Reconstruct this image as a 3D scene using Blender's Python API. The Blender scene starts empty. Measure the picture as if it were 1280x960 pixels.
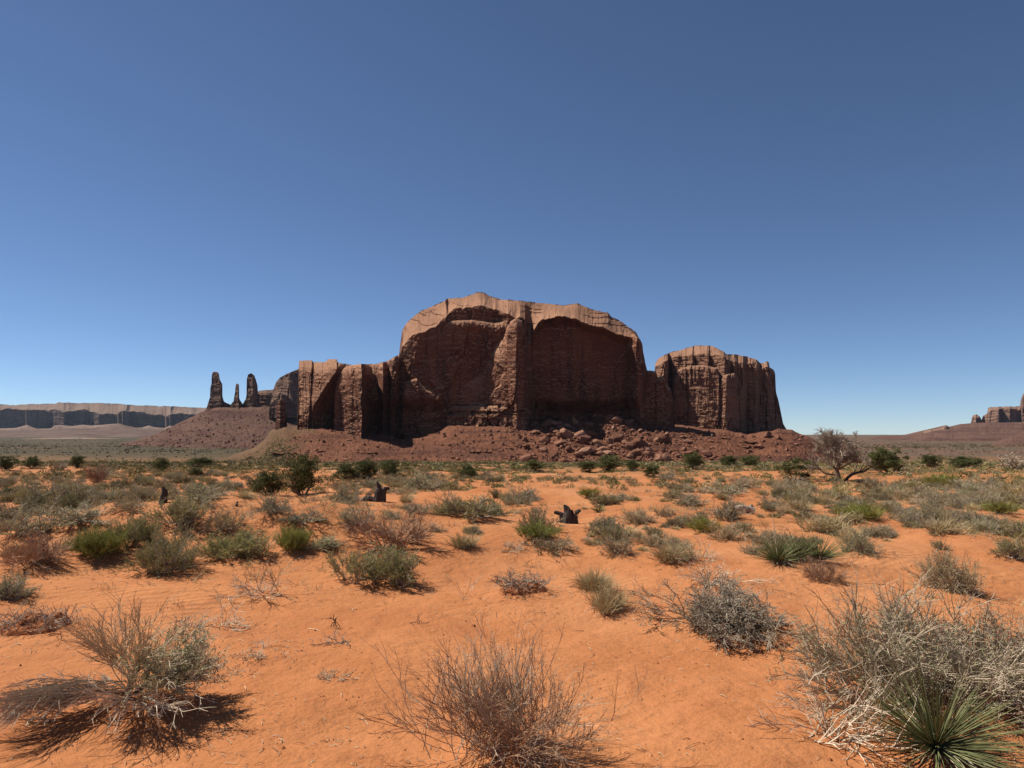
import bpy, math, random
import numpy as np

# ------------------------------------------------------------------ camera, sky, sun, exposure
S = bpy.context.scene
COL = S.collection
CAM_Z = 1.65
FPX = 889.0                                  # focal length in photograph pixels (1280 wide)
HORIZON = 540.0
PITCH = math.atan((HORIZON - 480.0) / FPX)
cam_data = bpy.data.cameras.new("camera")
cam_data.sensor_width = 36.0
cam_data.lens = 36.0 * FPX / 1280.0
cam_data.clip_start = 0.05
cam_data.clip_end = 60000.0
cam = bpy.data.objects.new("camera", cam_data)
COL.objects.link(cam)
cam.location = (0, 0, CAM_Z)
cam.rotation_euler = (math.pi / 2 + PITCH, 0, 0)
S.camera = cam

SUN_ELEV = math.radians(53.0)
SUN_AZ = math.radians(-70.0)                 # from straight ahead, negative = to the left
w = bpy.data.worlds.new("World")
S.world = w
w.use_nodes = True
wn = w.node_tree
bg = wn.nodes["Background"]
sky = wn.nodes.new("ShaderNodeTexSky")
sky.sky_type = 'NISHITA'
sky.sun_disc = False
sky.sun_elevation = SUN_ELEV
sky.sun_rotation = SUN_AZ
sky.altitude = 5000
sky.air_density = 1.0
sky.dust_density = 0.5
sky.ozone_density = 4.0
wn.links.new(sky.outputs[0], bg.inputs[0])
bg.inputs[1].default_value = 0.078

sd = bpy.data.lights.new("sun", 'SUN')
sd.energy = 5.0
sd.angle = math.radians(0.53)
sd.color = (1.0, 0.95, 0.87)
sun = bpy.data.objects.new("sun", sd)
COL.objects.link(sun)
sx = math.sin(SUN_AZ) * math.cos(SUN_ELEV)
sy = math.cos(SUN_AZ) * math.cos(SUN_ELEV)
from mathutils import Vector
sun.rotation_euler = Vector((sx, sy, math.sin(SUN_ELEV))).to_track_quat('Z', 'Y').to_euler()
sun.location = (-40, 10, 60)

S.view_settings.view_transform = 'Standard'
S.view_settings.look = 'None'
S.view_settings.exposure = 0.42
S.view_settings.gamma = 1.0
S.view_settings.use_curve_mapping = False
S.render.engine = 'CYCLES'
S.cycles.max_bounces = 6
S.cycles.diffuse_bounces = 2
S.cycles.volume_bounces = 0
S.cycles.use_denoising = True
S.cycles.denoiser = 'OPENIMAGEDENOISE'
S.cycles.denoising_input_passes = 'RGB_ALBEDO_NORMAL'
S.cycles.denoising_prefilter = 'ACCURATE'

# ------------------------------------------------------------------ noise and maths
def _hash(ix, iy, iz, seed):
    h = (ix.astype(np.uint32) * np.uint32(374761393) + iy.astype(np.uint32) * np.uint32(668265263)
         + iz.astype(np.uint32) * np.uint32(2147483647) + np.uint32((seed * 1274126177) & 0xffffffff))
    h = (h ^ (h >> np.uint32(13))) * np.uint32(1274126177)
    h = (h ^ (h >> np.uint32(16))) * np.uint32(2246822519)
    h = h ^ (h >> np.uint32(15))
    return (h & np.uint32(0xffffff)).astype(np.float64) / float(0xffffff)

def noise(x, y, z=0.0, seed=0):
    """value noise, -1..1"""
    with np.errstate(over='ignore'):
        x, y, z = np.broadcast_arrays(np.asarray(x, float), np.asarray(y, float), np.asarray(z, float))
        ix, iy, iz = np.floor(x).astype(np.int64), np.floor(y).astype(np.int64), np.floor(z).astype(np.int64)
        fx, fy, fz = x - ix, y - iy, z - iz
        ux, uy, uz = (t * t * t * (t * (t * 6 - 15) + 10) for t in (fx, fy, fz))
        r = 0
        for dz in ((0, 1) if np.any(fz) else (0,)):
            wz = uz if dz else 1 - uz
            for dy in (0, 1):
                wy = uy if dy else 1 - uy
                for dx in (0, 1):
                    wx = ux if dx else 1 - ux
                    r = r + wx * wy * wz * _hash(ix + dx, iy + dy, iz + dz, seed)
    return r * 2 - 1

def fbm(x, y, octs=4, seed=0, gain=0.5):
    a, f, s, t = 1.0, 1.0, 0.0, 0.0
    for o in range(octs):
        s = s + a * noise(x * f + 13.7 * o, y * f - 7.3 * o, 0.0, seed + o)
        t += a
        a *= gain
        f *= 2.03
    return s / t

def smooth(a, b, x):
    t = np.clip((np.asarray(x, float) - a) / (b - a), 0, 1)
    return t * t * (3 - 2 * t)

def poly(pts):
    p = np.array(pts, float)
    return lambda x: np.interp(x, p[:, 0], p[:, 1])

CP, SP = math.cos(PITCH), math.sin(PITCH)
def point(px, py, d):
    """the place seen at pixel (px, py) of the 1280x960 photograph, d metres ahead"""
    a = (px - 640.0) / FPX
    b = (480.0 - py) / FPX
    fy = CP - b * SP
    return np.stack(np.broadcast_arrays(a / fy * d, d + 0 * a, CAM_Z + (SP + b * CP) / fy * d), axis=-1)

# ------------------------------------------------------------------ mesh helpers
def make_mesh(name, V, F, mats=(), midx=None, smooth_shade=False, colors=None):
    V = np.ascontiguousarray(V, np.float32).reshape(-1, 3)
    me = bpy.data.meshes.new(name)
    if isinstance(F, (list, tuple)):
        loops = np.concatenate([np.asarray(f, np.int32).ravel() for f in F])
        sizes = np.concatenate([np.full(len(f), np.asarray(f).shape[1], np.int32) for f in F])
    else:
        F = np.asarray(F, np.int32)
        loops, sizes = F.ravel(), np.full(len(F), F.shape[1], np.int32)
    me.vertices.add(len(V))
    me.vertices.foreach_set("co", V.ravel())
    me.loops.add(len(loops))
    me.loops.foreach_set("vertex_index", loops)
    me.polygons.add(len(sizes))
    st = np.zeros(len(sizes), np.int32)
    st[1:] = np.cumsum(sizes)[:-1]
    me.polygons.foreach_set("loop_start", st)
    me.polygons.foreach_set("loop_total", sizes)
    for m in mats:
        me.materials.append(m)
    if midx is not None:
        me.polygons.foreach_set("material_index", np.asarray(midx, np.int32))
    me.update(calc_edges=True)
    me.polygons.foreach_set("use_smooth", np.full(len(sizes), smooth_shade, bool))
    if colors is not None:
        at = me.color_attributes.new("tint", 'FLOAT_COLOR', 'POINT')
        at.data.foreach_set("color", np.ascontiguousarray(colors, np.float32).ravel())
    return me

def link(name, me, parent=None, loc=None):
    o = bpy.data.objects.new(name, me)
    COL.objects.link(o)
    if parent is not None:
        o.parent = parent
    if loc is not None:
        o.location = loc
    return o

def tag(o, label, cat, group=None):
    o["label"] = label
    o["category"] = cat
    if group:
        o["group"] = group
    return o

def structure(o):
    o["kind"] = "structure"
    return o

def stuff(o):
    o["kind"] = "stuff"
    return o

def grid_faces(nr, nc, wrap=False):
    i = np.arange(nr - 1)[:, None]
    j = np.arange(nc if wrap else nc - 1)[None, :]
    a = i * nc + j
    b = i * nc + (j + 1) % nc
    return np.stack([a, b, b + nc, a + nc], -1).reshape(-1, 4)

# ------------------------------------------------------------------ materials
def nodes_of(name, rough=0.9, spec=0.15):
    m = bpy.data.materials.new(name)
    m.use_nodes = True
    nt = m.node_tree
    b = nt.nodes["Principled BSDF"]
    b.inputs["Roughness"].default_value = rough
    b.inputs["Specular IOR Level"].default_value = spec
    return m, nt, b

def N(nt, t, **kw):
    n = nt.nodes.new(t)
    for k, v in kw.items():
        setattr(n, k, v)
    return n

def ramp(nt, fac, stops):
    r = N(nt, "ShaderNodeValToRGB")
    el = r.color_ramp.elements
    while len(el) > 1:
        el.remove(el[-1])
    el[0].position, el[0].color = stops[0][0], (*stops[0][1], 1)
    for p, c in stops[1:]:
        e = el.new(p)
        e.color = (*c, 1)
    nt.links.new(fac, r.inputs[0])
    return r.outputs[0]

def mix(nt, fac, a, b, mode='MIX'):
    m = N(nt, "ShaderNodeMix", data_type='RGBA', blend_type=mode)
    for sock, v in ((m.inputs[0], fac), (m.inputs[6], a), (m.inputs[7], b)):
        if isinstance(v, (int, float)):
            sock.default_value = v
        elif isinstance(v, tuple):
            sock.default_value = (*v, 1)
        else:
            nt.links.new(v, sock)
    return m.outputs[2]

def texnoise(nt, coord, scale, detail=4, rough=0.55, stretch=None):
    if stretch:
        mp = N(nt, "ShaderNodeMapping")
        mp.inputs["Scale"].default_value = stretch
        nt.links.new(coord, mp.inputs[0])
        coord = mp.outputs[0]
    n = N(nt, "ShaderNodeTexNoise")
    n.inputs["Scale"].default_value = scale
    n.inputs["Detail"].default_value = detail
    n.inputs["Roughness"].default_value = rough
    nt.links.new(coord, n.inputs["Vector"])
    return n.outputs["Fac"]

def maprange(nt, v, a, b, c=0.0, d=1.0):
    m = N(nt, "ShaderNodeMapRange", interpolation_type='SMOOTHSTEP')
    for i, x in zip((1, 2, 3, 4), (a, b, c, d)):
        m.inputs[i].default_value = x
    nt.links.new(v, m.inputs[0])
    return m.outputs[0]

def bump(nt, b, height, strength, dist):
    bp = N(nt, "ShaderNodeBump")
    bp.inputs["Strength"].default_value = strength
    bp.inputs["Distance"].default_value = dist
    nt.links.new(height, bp.inputs["Height"])
    nt.links.new(bp.outputs[0], b.inputs["Normal"])

def position(nt):
    return N(nt, "ShaderNodeNewGeometry").outputs["Position"]

def math_node(nt, op, a, b):
    m = N(nt, "ShaderNodeMath", operation=op)
    for s, v in zip(m.inputs, (a, b)):
        if isinstance(v, (int, float)):
            s.default_value = v
        else:
            nt.links.new(v, s)
    return m.outputs[0]

def rock_material(name, base, pale, varnish, scale=1.0, streak=0.7, strata=0.25, slick_lit=(0.40, 0.21, 0.122)):
    """sandstone: blotches, vertical desert-varnish streaks and thin horizontal beds"""
    m, nt, b = nodes_of(name, 0.92, 0.1)
    p = position(nt)
    big = texnoise(nt, p, 0.035 / scale, 5)
    c = mix(nt, maprange(nt, big, 0.35, 0.65), base, pale)
    st = texnoise(nt, p, 0.16 / scale, 5, 0.6, (1, 1, 0.06))
    region = texnoise(nt, p, 0.022 / scale, 3)
    f = math_node(nt, 'MULTIPLY', maprange(nt, st, 0.44, 0.66), maprange(nt, region, 0.38, 0.62, 0.25, 1.0))
    c = mix(nt, math_node(nt, 'MULTIPLY', f, streak), c, varnish)
    bed = texnoise(nt, p, 0.35 / scale, 4, 0.6, (0.04, 0.04, 1))
    c = mix(nt, math_node(nt, 'MULTIPLY', maprange(nt, bed, 0.52, 0.66), strata), c, varnish)
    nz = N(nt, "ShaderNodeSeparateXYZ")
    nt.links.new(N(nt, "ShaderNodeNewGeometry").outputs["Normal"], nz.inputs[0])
    bare = maprange(nt, math_node(nt, 'ADD', nz.outputs[2], math_node(nt, 'MULTIPLY', math_node(nt, 'SUBTRACT', region, 0.5), 0.6)), 0.12, 0.5)  # paler upward faces: varnish-free rock, plus sunlit-top and shaded-wall contrast put into colour
    c = mix(nt, math_node(nt, 'MULTIPLY', bare, 0.85), c, mix(nt, maprange(nt, big, 0.35, 0.65), slick_lit, tuple(v * 0.78 for v in slick_lit)))
    fine = texnoise(nt, p, 0.9 / scale, 5, 0.7)
    c = mix(nt, 0.55, c, ramp(nt, fine, [(0.3, (0.55, 0.55, 0.55)), (0.7, (1.35, 1.35, 1.35))]), 'MULTIPLY')
    nt.links.new(c, b.inputs["Base Color"])
    bump(nt, b, fine, 0.5, 1.2 * scale)
    return m

def plant_material(name, a, b_, var=0.35, translucent=0.0):
    m, nt, b = nodes_of(name, 0.8, 0.15)
    g = N(nt, "ShaderNodeNewGeometry")
    oi = N(nt, "ShaderNodeObjectInfo")
    c = mix(nt, g.outputs["Random Per Island"], a, b_)
    v = maprange(nt, oi.outputs["Random"], 0, 1, 1 - var, 1 + var)
    hsv = N(nt, "ShaderNodeHueSaturation")
    nt.links.new(c, hsv.inputs["Color"])
    nt.links.new(v, hsv.inputs["Value"])
    nt.links.new(hsv.outputs[0], b.inputs["Base Color"])
    if translucent:
        tr = N(nt, "ShaderNodeBsdfTranslucent")
        nt.links.new(hsv.outputs[0], tr.inputs[0])
        ms = N(nt, "ShaderNodeMixShader")
        ms.inputs[0].default_value = translucent
        nt.links.new(b.outputs[0], ms.inputs[1])
        nt.links.new(tr.outputs[0], ms.inputs[2])
        nt.links.new(ms.outputs[0], nt.nodes["Material Output"].inputs[0])
    return m

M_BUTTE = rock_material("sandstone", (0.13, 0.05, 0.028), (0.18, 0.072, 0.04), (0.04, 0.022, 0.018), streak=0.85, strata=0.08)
M_BUTTE_GREY = rock_material("varnished_sandstone", (0.165, 0.08, 0.05), (0.23, 0.115, 0.07), (0.075, 0.047, 0.04), streak=0.85, strata=0.3, slick_lit=(0.33, 0.175, 0.105))
M_FAR = rock_material("far_sandstone", (0.135, 0.07, 0.05), (0.2, 0.108, 0.072), (0.062, 0.042, 0.036), 3.0, 0.6, slick_lit=(0.26, 0.155, 0.105))
M_MESA = rock_material("mesa_sandstone", (0.11, 0.066, 0.05), (0.15, 0.095, 0.07), (0.06, 0.044, 0.04), 8.0, 0.5, slick_lit=(0.23, 0.15, 0.108))

def talus_material(name, a, b_, c_, scale=1.0, soil_left=False):
    m, nt, b = nodes_of(name, 0.95, 0.08)
    p = position(nt)
    n1 = texnoise(nt, p, 0.05 / scale, 5)
    n2 = texnoise(nt, p, 0.55 / scale, 6, 0.7)
    c = mix(nt, maprange(nt, n1, 0.38, 0.62), a, b_)
    c = mix(nt, maprange(nt, n2, 0.5, 0.72), c, c_)
    bed = texnoise(nt, p, 0.22 / min(scale, 2.2), 4, 0.65, (0.04, 0.04, 1))
    c = mix(nt, math_node(nt, 'MULTIPLY', maprange(nt, bed, 0.5, 0.6), 0.6), c, (0.075, 0.033, 0.025))
    if soil_left:
        sep = N(nt, "ShaderNodeSeparateXYZ")
        nt.links.new(p, sep.inputs[0])
        xx = math_node(nt, 'ADD', sep.outputs[0], math_node(nt, 'MULTIPLY', math_node(nt, 'SUBTRACT', n1, 0.5), 90.0))
        soil = mix(nt, maprange(nt, n2, 0.4, 0.62), (0.17, 0.088, 0.045), (0.105, 0.068, 0.036))
        c = mix(nt, maprange(nt, xx, -158, -186), c, soil)
    nt.links.new(c, b.inputs["Base Color"])
    bump(nt, b, n2, 0.9, 1.5 * scale)
    return m

M_TALUS = talus_material("talus", (0.145, 0.058, 0.032), (0.185, 0.076, 0.042), (0.23, 0.108, 0.064), 1.0, True)
M_FARTALUS = talus_material("far_talus", (0.115, 0.06, 0.042), (0.14, 0.073, 0.05), (0.17, 0.1, 0.068), 4.0)
M_BADLAND = talus_material("badland", (0.13, 0.078, 0.057), (0.155, 0.098, 0.07), (0.2, 0.135, 0.09), 8.0)

def boulder_material():
    m, nt, b = nodes_of("boulder_stone", 0.92, 0.1)
    p = position(nt)
    oi = N(nt, "ShaderNodeObjectInfo")
    c = ramp(nt, oi.outputs["Random"], [(0.0, (0.15, 0.064, 0.038)), (0.5, (0.22, 0.1, 0.06)), (1.0, (0.31, 0.16, 0.098))])
    n = texnoise(nt, p, 0.6, 5, 0.65)
    c = mix(nt, 0.6, c, ramp(nt, n, [(0.3, (0.6, 0.6, 0.6)), (0.7, (1.3, 1.3, 1.3))]), 'MULTIPLY')
    nt.links.new(c, b.inputs["Base Color"])
    bump(nt, b, n, 0.5, 0.8)
    return m
M_BOULDER = boulder_material()

def ground_material():
    m, nt, b = nodes_of("desert_ground", 0.95, 0.08)
    p = position(nt)
    sep = N(nt, "ShaderNodeSeparateXYZ")
    nt.links.new(p, sep.inputs[0])
    X, Y = sep.outputs[0], sep.outputs[1]
    # sand
    n1 = texnoise(nt, p, 0.35, 6, 0.62)
    n2 = texnoise(nt, p, 3.0, 5, 0.6)
    sand = mix(nt, maprange(nt, n1, 0.32, 0.68), (0.37, 0.136, 0.05), (0.445, 0.182, 0.072))
    sand = mix(nt, math_node(nt, 'MULTIPLY', maprange(nt, n2, 0.54, 0.72), 0.5), sand, (0.29, 0.105, 0.042))
    n0 = texnoise(nt, p, 0.11, 4, 0.6)
    sand = mix(nt, math_node(nt, 'MULTIPLY', maprange(nt, n0, 0.46, 0.66), 0.55), sand, (0.48, 0.225, 0.105))
    n5 = texnoise(nt, p, 1.1, 5, 0.65)
    sand = mix(nt, math_node(nt, 'MULTIPLY', maprange(nt, n5, 0.52, 0.66), 0.35), sand, (0.33, 0.118, 0.044))
    grit = texnoise(nt, p, 55.0, 3, 0.7)
    sand = mix(nt, 0.3, sand, ramp(nt, grit, [(0.3, (0.7, 0.7, 0.7)), (0.7, (1.25, 1.25, 1.25))]), 'MULTIPLY')
    # the scrub-grown soil further out: crusted, littered, patchy
    n3 = texnoise(nt, p, 0.06, 6, 0.6)
    n4 = texnoise(nt, p, 0.012, 5, 0.6)
    soil = mix(nt, maprange(nt, n3, 0.4, 0.6), (0.3, 0.135, 0.058), (0.15, 0.1, 0.046))
    edge = math_node(nt, 'ADD', Y, math_node(nt, 'MULTIPLY', math_node(nt, 'SUBTRACT', n3, 0.5), 160.0))
    c = mix(nt, maprange(nt, edge, 55, 190), sand, soil)
    plain_l = mix(nt, maprange(nt, n4, 0.42, 0.62), (0.06, 0.048, 0.024), (0.095, 0.062, 0.033))
    plain_r = mix(nt, maprange(nt, n4, 0.42, 0.6), (0.145, 0.08, 0.05), (0.1, 0.075, 0.046))
    far = mix(nt, maprange(nt, X, -100, 250), plain_l, plain_r)
    c = mix(nt, maprange(nt, math_node(nt, 'ADD', Y, math_node(nt, 'MULTIPLY', math_node(nt, 'SUBTRACT', n4, 0.5), 700.0)), 330, 800), c, far)
    nt.links.new(c, b.inputs["Base Color"])
    # wind ripples, pocked surface and grain
    wv = N(nt, "ShaderNodeTexWave", wave_type='BANDS', bands_direction='X')
    wv.inputs["Scale"].default_value = 2.6
    wv.inputs["Distortion"].default_value = 6.0
    wv.inputs["Detail"].default_value = 3.0
    mp = N(nt, "ShaderNodeMapping")
    mp.inputs["Rotation"].default_value = (0, 0, math.radians(58))
    nt.links.new(p, mp.inputs[0])
    nt.links.new(mp.outputs[0], wv.inputs["Vector"])
    patch = maprange(nt, n1, 0.5, 0.62)
    h = math_node(nt, 'MULTIPLY', wv.outputs["Fac"], math_node(nt, 'MULTIPLY', patch, 0.22))
    h = math_node(nt, 'ADD', h, math_node(nt, 'MULTIPLY', n2, 1.5))
    h = math_node(nt, 'ADD', h, math_node(nt, 'MULTIPLY', texnoise(nt, p, 14.0, 4, 0.6), 0.45))
    h = math_node(nt, 'ADD', h, math_node(nt, 'MULTIPLY', grit, 0.06))
    bump(nt, b, h, 0.55, 0.07)
    return m
M_GROUND = ground_material()

M_SAGE = plant_material("sage_leaves", (0.28, 0.265, 0.13), (0.47, 0.425, 0.235), 0.28, 0.15)
M_OLIVE = plant_material("olive_leaves", (0.215, 0.2, 0.065), (0.37, 0.325, 0.125), 0.25, 0.15)
M_GREEN = plant_material("green_stems", (0.2, 0.205, 0.05), (0.36, 0.33, 0.095), 0.2, 0.15)
M_BROWN = plant_material("brown_twigs", (0.3, 0.215, 0.13), (0.5, 0.37, 0.235), 0.2)
M_RED = plant_material("reddish_twigs", (0.27, 0.15, 0.088), (0.44, 0.27, 0.165), 0.15)
M_DEAD = plant_material("bleached_twigs", (0.36, 0.27, 0.18), (0.62, 0.5, 0.36), 0.15)
M_STRAW = plant_material("dry_grass", (0.45, 0.33, 0.16), (0.66, 0.52, 0.29), 0.2, 0.15)
M_YUCCA = plant_material("yucca_leaves", (0.12, 0.135, 0.05), (0.26, 0.26, 0.115), 0.1, 0.1)
M_YUCCA_DRY = plant_material("dry_yucca_leaves", (0.4, 0.33, 0.2), (0.55, 0.47, 0.3), 0.1)
M_JUNIPER = plant_material("juniper_leaves", (0.055, 0.066, 0.02), (0.125, 0.128, 0.042), 0.15, 0.1)
M_BARK = plant_material("bark", (0.12, 0.08, 0.055), (0.2, 0.14, 0.1), 0.15)
M_GREYBARK = plant_material("weathered_bark", (0.26, 0.2, 0.145), (0.44, 0.355, 0.265), 0.15)
M_CHAR = plant_material("charred_wood", (0.03, 0.024, 0.021), (0.09, 0.07, 0.06), 0.1)

def clod_material():
    m, nt, b = nodes_of("crusted_soil", 0.95, 0.05)
    p = position(nt)
    n = texnoise(nt, p, 9.0, 6, 0.65)
    c = ramp(nt, n, [(0.3, (0.16, 0.056, 0.025)), (0.7, (0.4, 0.15, 0.06))])
    nt.links.new(c, b.inputs["Base Color"])
    bump(nt, b, n, 0.8, 0.05)
    return m
M_CLOD = clod_material()

def tint_material():
    m, nt, b = nodes_of("scrub_leaves", 0.85, 0.1)
    a = N(nt, "ShaderNodeAttribute", attribute_name="tint")
    nt.links.new(a.outputs["Color"], b.inputs["Base Color"])
    return m
M_TINT = tint_material()

# ------------------------------------------------------------------ the ground
_prof = [(660, 12.3), (640, 20), (620, 34), (605, 58), (593, 95), (585, 150), (581.5, 260), (579, 460), (576, 560),
         (566.5, 900), (556, 1800), (549, 3500), (545, 6000), (543, 14000)]
_pd = np.array([0, 12.0] + [d for _, d in _prof])
_pz = np.array([0, 0.0] + [float(point(np.array(640.0), np.array(float(py)), np.array(float(d)))[2]) for py, d in _prof])

MOUNDS = []                                  # (x, y, radius x, radius y, height)
def ground_z(x, y, with_mounds=True):
    x = np.asarray(x, float); y = np.asarray(y, float)
    r = np.hypot(x, y)
    z = np.interp(y, _pd, _pz)
    z = z + 0.075 * fbm(x / 1.1, y / 0.9, 4, 5, 0.45) * smooth(1, 3, r)
    z = z + 0.33 * fbm(x / 4.2, y / 3.4, 3, 9) * smooth(4, 11, r)
    z = z + 0.8 * fbm(x / 26, y / 22, 3, 21) * smooth(16, 50, r)
    z = z + 4.0 * fbm(x / 320, y / 260, 3, 31) * smooth(300, 1500, r)
    # the low sand rises of the place
    for (cx, cy, rx, ry, h) in ((-3.3, 10.6, 3.4, 1.5, 0.42), (-7.2, 11.5, 2.6, 2.6, 0.3), (-0.9, 12.5, 2.4, 1.4, 0.2),
                                (2.0, 29.0, 5.5, 4.0, 0.42), (5.6, 10.5, 3.0, 2.0, 0.15)):
        z = z + h * np.exp(-((x - cx) / rx) ** 2 - ((y - cy) / ry) ** 2)
    if with_mounds:
        for (cx, cy, rx, ry, h) in MOUNDS:
            k = (np.abs(x - cx) < 3.2 * rx) & (np.abs(y - cy) < 3.2 * ry)
            if np.any(k):
                xx, yy = x[k], y[k]
                z = np.array(z)
                z[k] = z[k] + h * np.exp(-((xx - cx) / rx) ** 2 - ((yy - cy) / ry) ** 2)
    return z

_DS = np.exp(np.linspace(math.log(2.2), math.log(4000), 2600))
def hit(px, py):
    """where the line of sight through a pixel meets the ground"""
    p = point(np.full_like(_DS, px), np.full_like(_DS, py), _DS)
    g = ground_z(p[:, 0], p[:, 1], False)
    k = np.nonzero(p[:, 2] <= g)[0]
    if len(k) == 0:
        return None
    i = k[0]
    return np.array([p[i, 0], p[i, 1], g[i]])

# ------------------------------------------------------------------ cliffs: relief built up from overlapping rock masses
class Mass:
    """one rock mass: top edge (px -> py), plan line (px -> depth, in photograph pixels), rounding of its top and sides"""
    def __init__(s, top, plan, lean=0.0, r=6, back=6, rim=None, cap=0, undercut=None):
        s.top, s.plan = poly(top), poly(plan)
        s.x0, s.x1 = top[0][0], top[-1][0]
        s.lean, s.r, s.back, s.cap = lean, r, back, cap
        s.rim = poly(rim) if rim else None
        s.undercut = undercut
    def depth(s, px, py, warp):
        t = s.top(px)
        inside = (px >= s.x0) & (px <= s.x1) & (py >= t - 1e-6)
        d = s.plan(px + warp) - s.lean * (py - 530.0)
        if s.rim is not None:                # a sloping cap above the rim
            rim = np.maximum(s.rim(px) + warp * 0.6 + 3.0 * fbm(px * 0.11, py * 0.02, 4, 77), t + 0.5)
            f = np.clip((rim - py) / np.maximum(rim - t, 0.5), 0, 1)
            d = d + s.cap * f ** 0.85
            if s.undercut:
                a, b, u, hgt = s.undercut
                m = smooth(a, a + 6, px) * (1 - smooth(b - 6, b, px))
                d = d + u * m * smooth(0, hgt, py - rim)
        else:
            h = np.clip(1 - (py - t) / s.r, 0, 1)
            d = d + s.back * (1 - np.sqrt(np.clip(1 - h * h, 0, 1)))
        return np.where(inside, d, 1e6)

def cliff(name, outline, base, d0, masses, mat, step=0.5, rows=330, thick=90, rough=1.0, col=1.0, seed=0, warp=2.5, strata=0.8, zone=None, foot=None):
    x0, x1 = outline[0][0], outline[-1][0]
    nx = int((x1 - x0) / step) + 1
    px = np.linspace(x0, x1, nx)
    top = poly(outline)(px) + 0.9 * rough * fbm(px * 0.22, 0 * px + seed, 4, seed + 3)
    basey = base if np.isscalar(base) else poly(base)(px)
    v = np.linspace(0, 1, rows)[:, None]
    PY = basey + (top - basey) * v
    PX = np.broadcast_to(px, PY.shape)
    wv = warp * fbm(PX * 0.07, PY * 0.05, 4, seed + 11)
    D = np.full(PY.shape, 1e6)
    for m in masses:
        D = np.minimum(D, m.depth(PX, PY, wv))
    D = np.where(D > 1e5, np.nan, D)
    # columns above the outline of every mass take the depth of the nearest lower cell
    for i in range(1, rows):
        bad = np.isnan(D[i])
        D[i, bad] = D[i - 1, bad]
    D = np.where(np.isnan(D), 30.0, D)
    k = zone(PX, PY) if zone else 1.0
    n = 1.9 * col * fbm(PX * 0.19, PY * 0.022, 4, seed + 1) * k
    cr = np.abs(fbm(PX * 0.1, PY * 0.014, 3, seed + 2))
    n = n + 4.5 * col * np.clip(1 - cr / 0.045, 0, 1) * np.sqrt(k)
    n = n + 2.2 * rough * fbm(PX * 0.075, PY * 0.085, 4, seed + 4) * (0.4 + 0.6 * k)
    n = n + 1.5 * rough * fbm(PX * 0.33, PY * 0.33, 4, seed + 5, 0.6) * (0.45 + 0.55 * k)
    n = n + 1.2 * strata * fbm(PX * 0.03, PY * 0.42 + 1.5 * fbm(PX * 0.03, PY * 0.03, 2, seed + 7), 3, seed + 6, 0.6) * (0.4 + 0.6 * k)
    if foot:
        D = D + foot(PX, PY)
    jw = fbm(PX * 0.06, PY * 0.02, 3, seed + 21)
    u = PX / 5.5 + 0.9 * jw
    cu = np.floor(u)
    h1 = _hash(cu.astype(np.int64), np.zeros_like(cu, dtype=np.int64), np.zeros_like(cu, dtype=np.int64), seed + 22)
    vv = PY / (9 + 14 * h1) + h1 * 7 + 0.35 * fbm(PX * 0.12, PY * 0.03, 2, seed + 23)
    k = k * (1 if seed != 3 else 0.75)
    h2 = _hash(cu.astype(np.int64), np.floor(vv).astype(np.int64), np.zeros_like(cu, dtype=np.int64), seed + 24)
    D = D + col * k * (3.2 * (h1 - .5) + 3.4 * (h2 - .5) * smooth(-.25, .25, fbm(PX * .03, PY * .03, 2, seed + 25)))
    D = D + n
    mpp = d0 / FPX
    front = point(PX, PY, d0 + D * mpp)
    ridge = front[-1]
    vb = np.linspace(0, 1, 26)[1:, None]
    zb = ridge[None, :, 2] + (front[0][None, :, 2] - ridge[None, :, 2]) * vb
    yb = ridge[None, :, 1] + thick * mpp * (0.25 * vb + 0.75 * np.sqrt(np.clip(1 - (1 - vb) ** 2, 0, 1)))
    sx_ = (px[None, :] - (x0 + x1) / 2) / ((x1 - x0) / 2)
    yb = ridge[None, :, 1] + (yb - ridge[None, :, 1]) * (0.15 + 0.85 * np.sqrt(np.clip(1 - sx_ ** 4, 0, 1)))
    yb = yb + 3 * mpp * fbm(PX[:25] * 0.06, vb * 3 + 0 * px, 3, seed + 8) * vb
    back = np.stack([ridge[None, :, 0] * yb / ridge[None, :, 1], yb, zb], -1)
    V = np.concatenate([front, back], 0)
    me = make_mesh(name, V, grid_faces(len(V), nx), [mat], smooth_shade=False)
    return link(name, me)

# the great domed butte
D_OUT = [(372, 520), (373, 470), (374, 451), (390, 450), (392, 453), (408, 452), (410, 449), (421, 449), (422, 453), (436, 456),
         (440, 456), (452, 455), (470, 455), (482, 452), (490, 448), (499, 443), (500, 432), (503, 412), (508, 404), (520, 393),
         (527, 388), (545, 381), (556, 376), (558, 373), (578, 372), (590, 368), (598, 365), (605, 366), (612, 370), (625, 374),
         (650, 376), (668, 378), (690, 380), (706, 382), (715, 380), (722, 379), (728, 382), (740, 387), (760, 391), (764, 396),
         (775, 401), (787, 409), (795, 415), (797, 419), (800, 424), (803, 430), (804, 440), (807, 455), (809, 463), (812, 463),
         (820, 464), (822, 472), (830, 470), (833, 480), (838, 486), (841, 498), (843, 520), (844, 545)]
def p1_depth(px, py, warp):
    xc = np.clip(384 + (522 - py) * 0.62, 386, 425) + warp
    d = -10 + np.where(px < xc, (xc - px) * 0.95, (px - xc) * 1.3)
    t = poly(D_OUT)(px)
    d = d + 22 * np.clip(1 - (py - t) / 15.0, 0, 1) ** 2
    d = d + 6 * np.exp(-((px - 391 - (470 - py) * 0.05) / 1.6) ** 2)
    return np.where(px < 446, d, 1e6)
class P1:
    depth = staticmethod(p1_depth)
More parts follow.
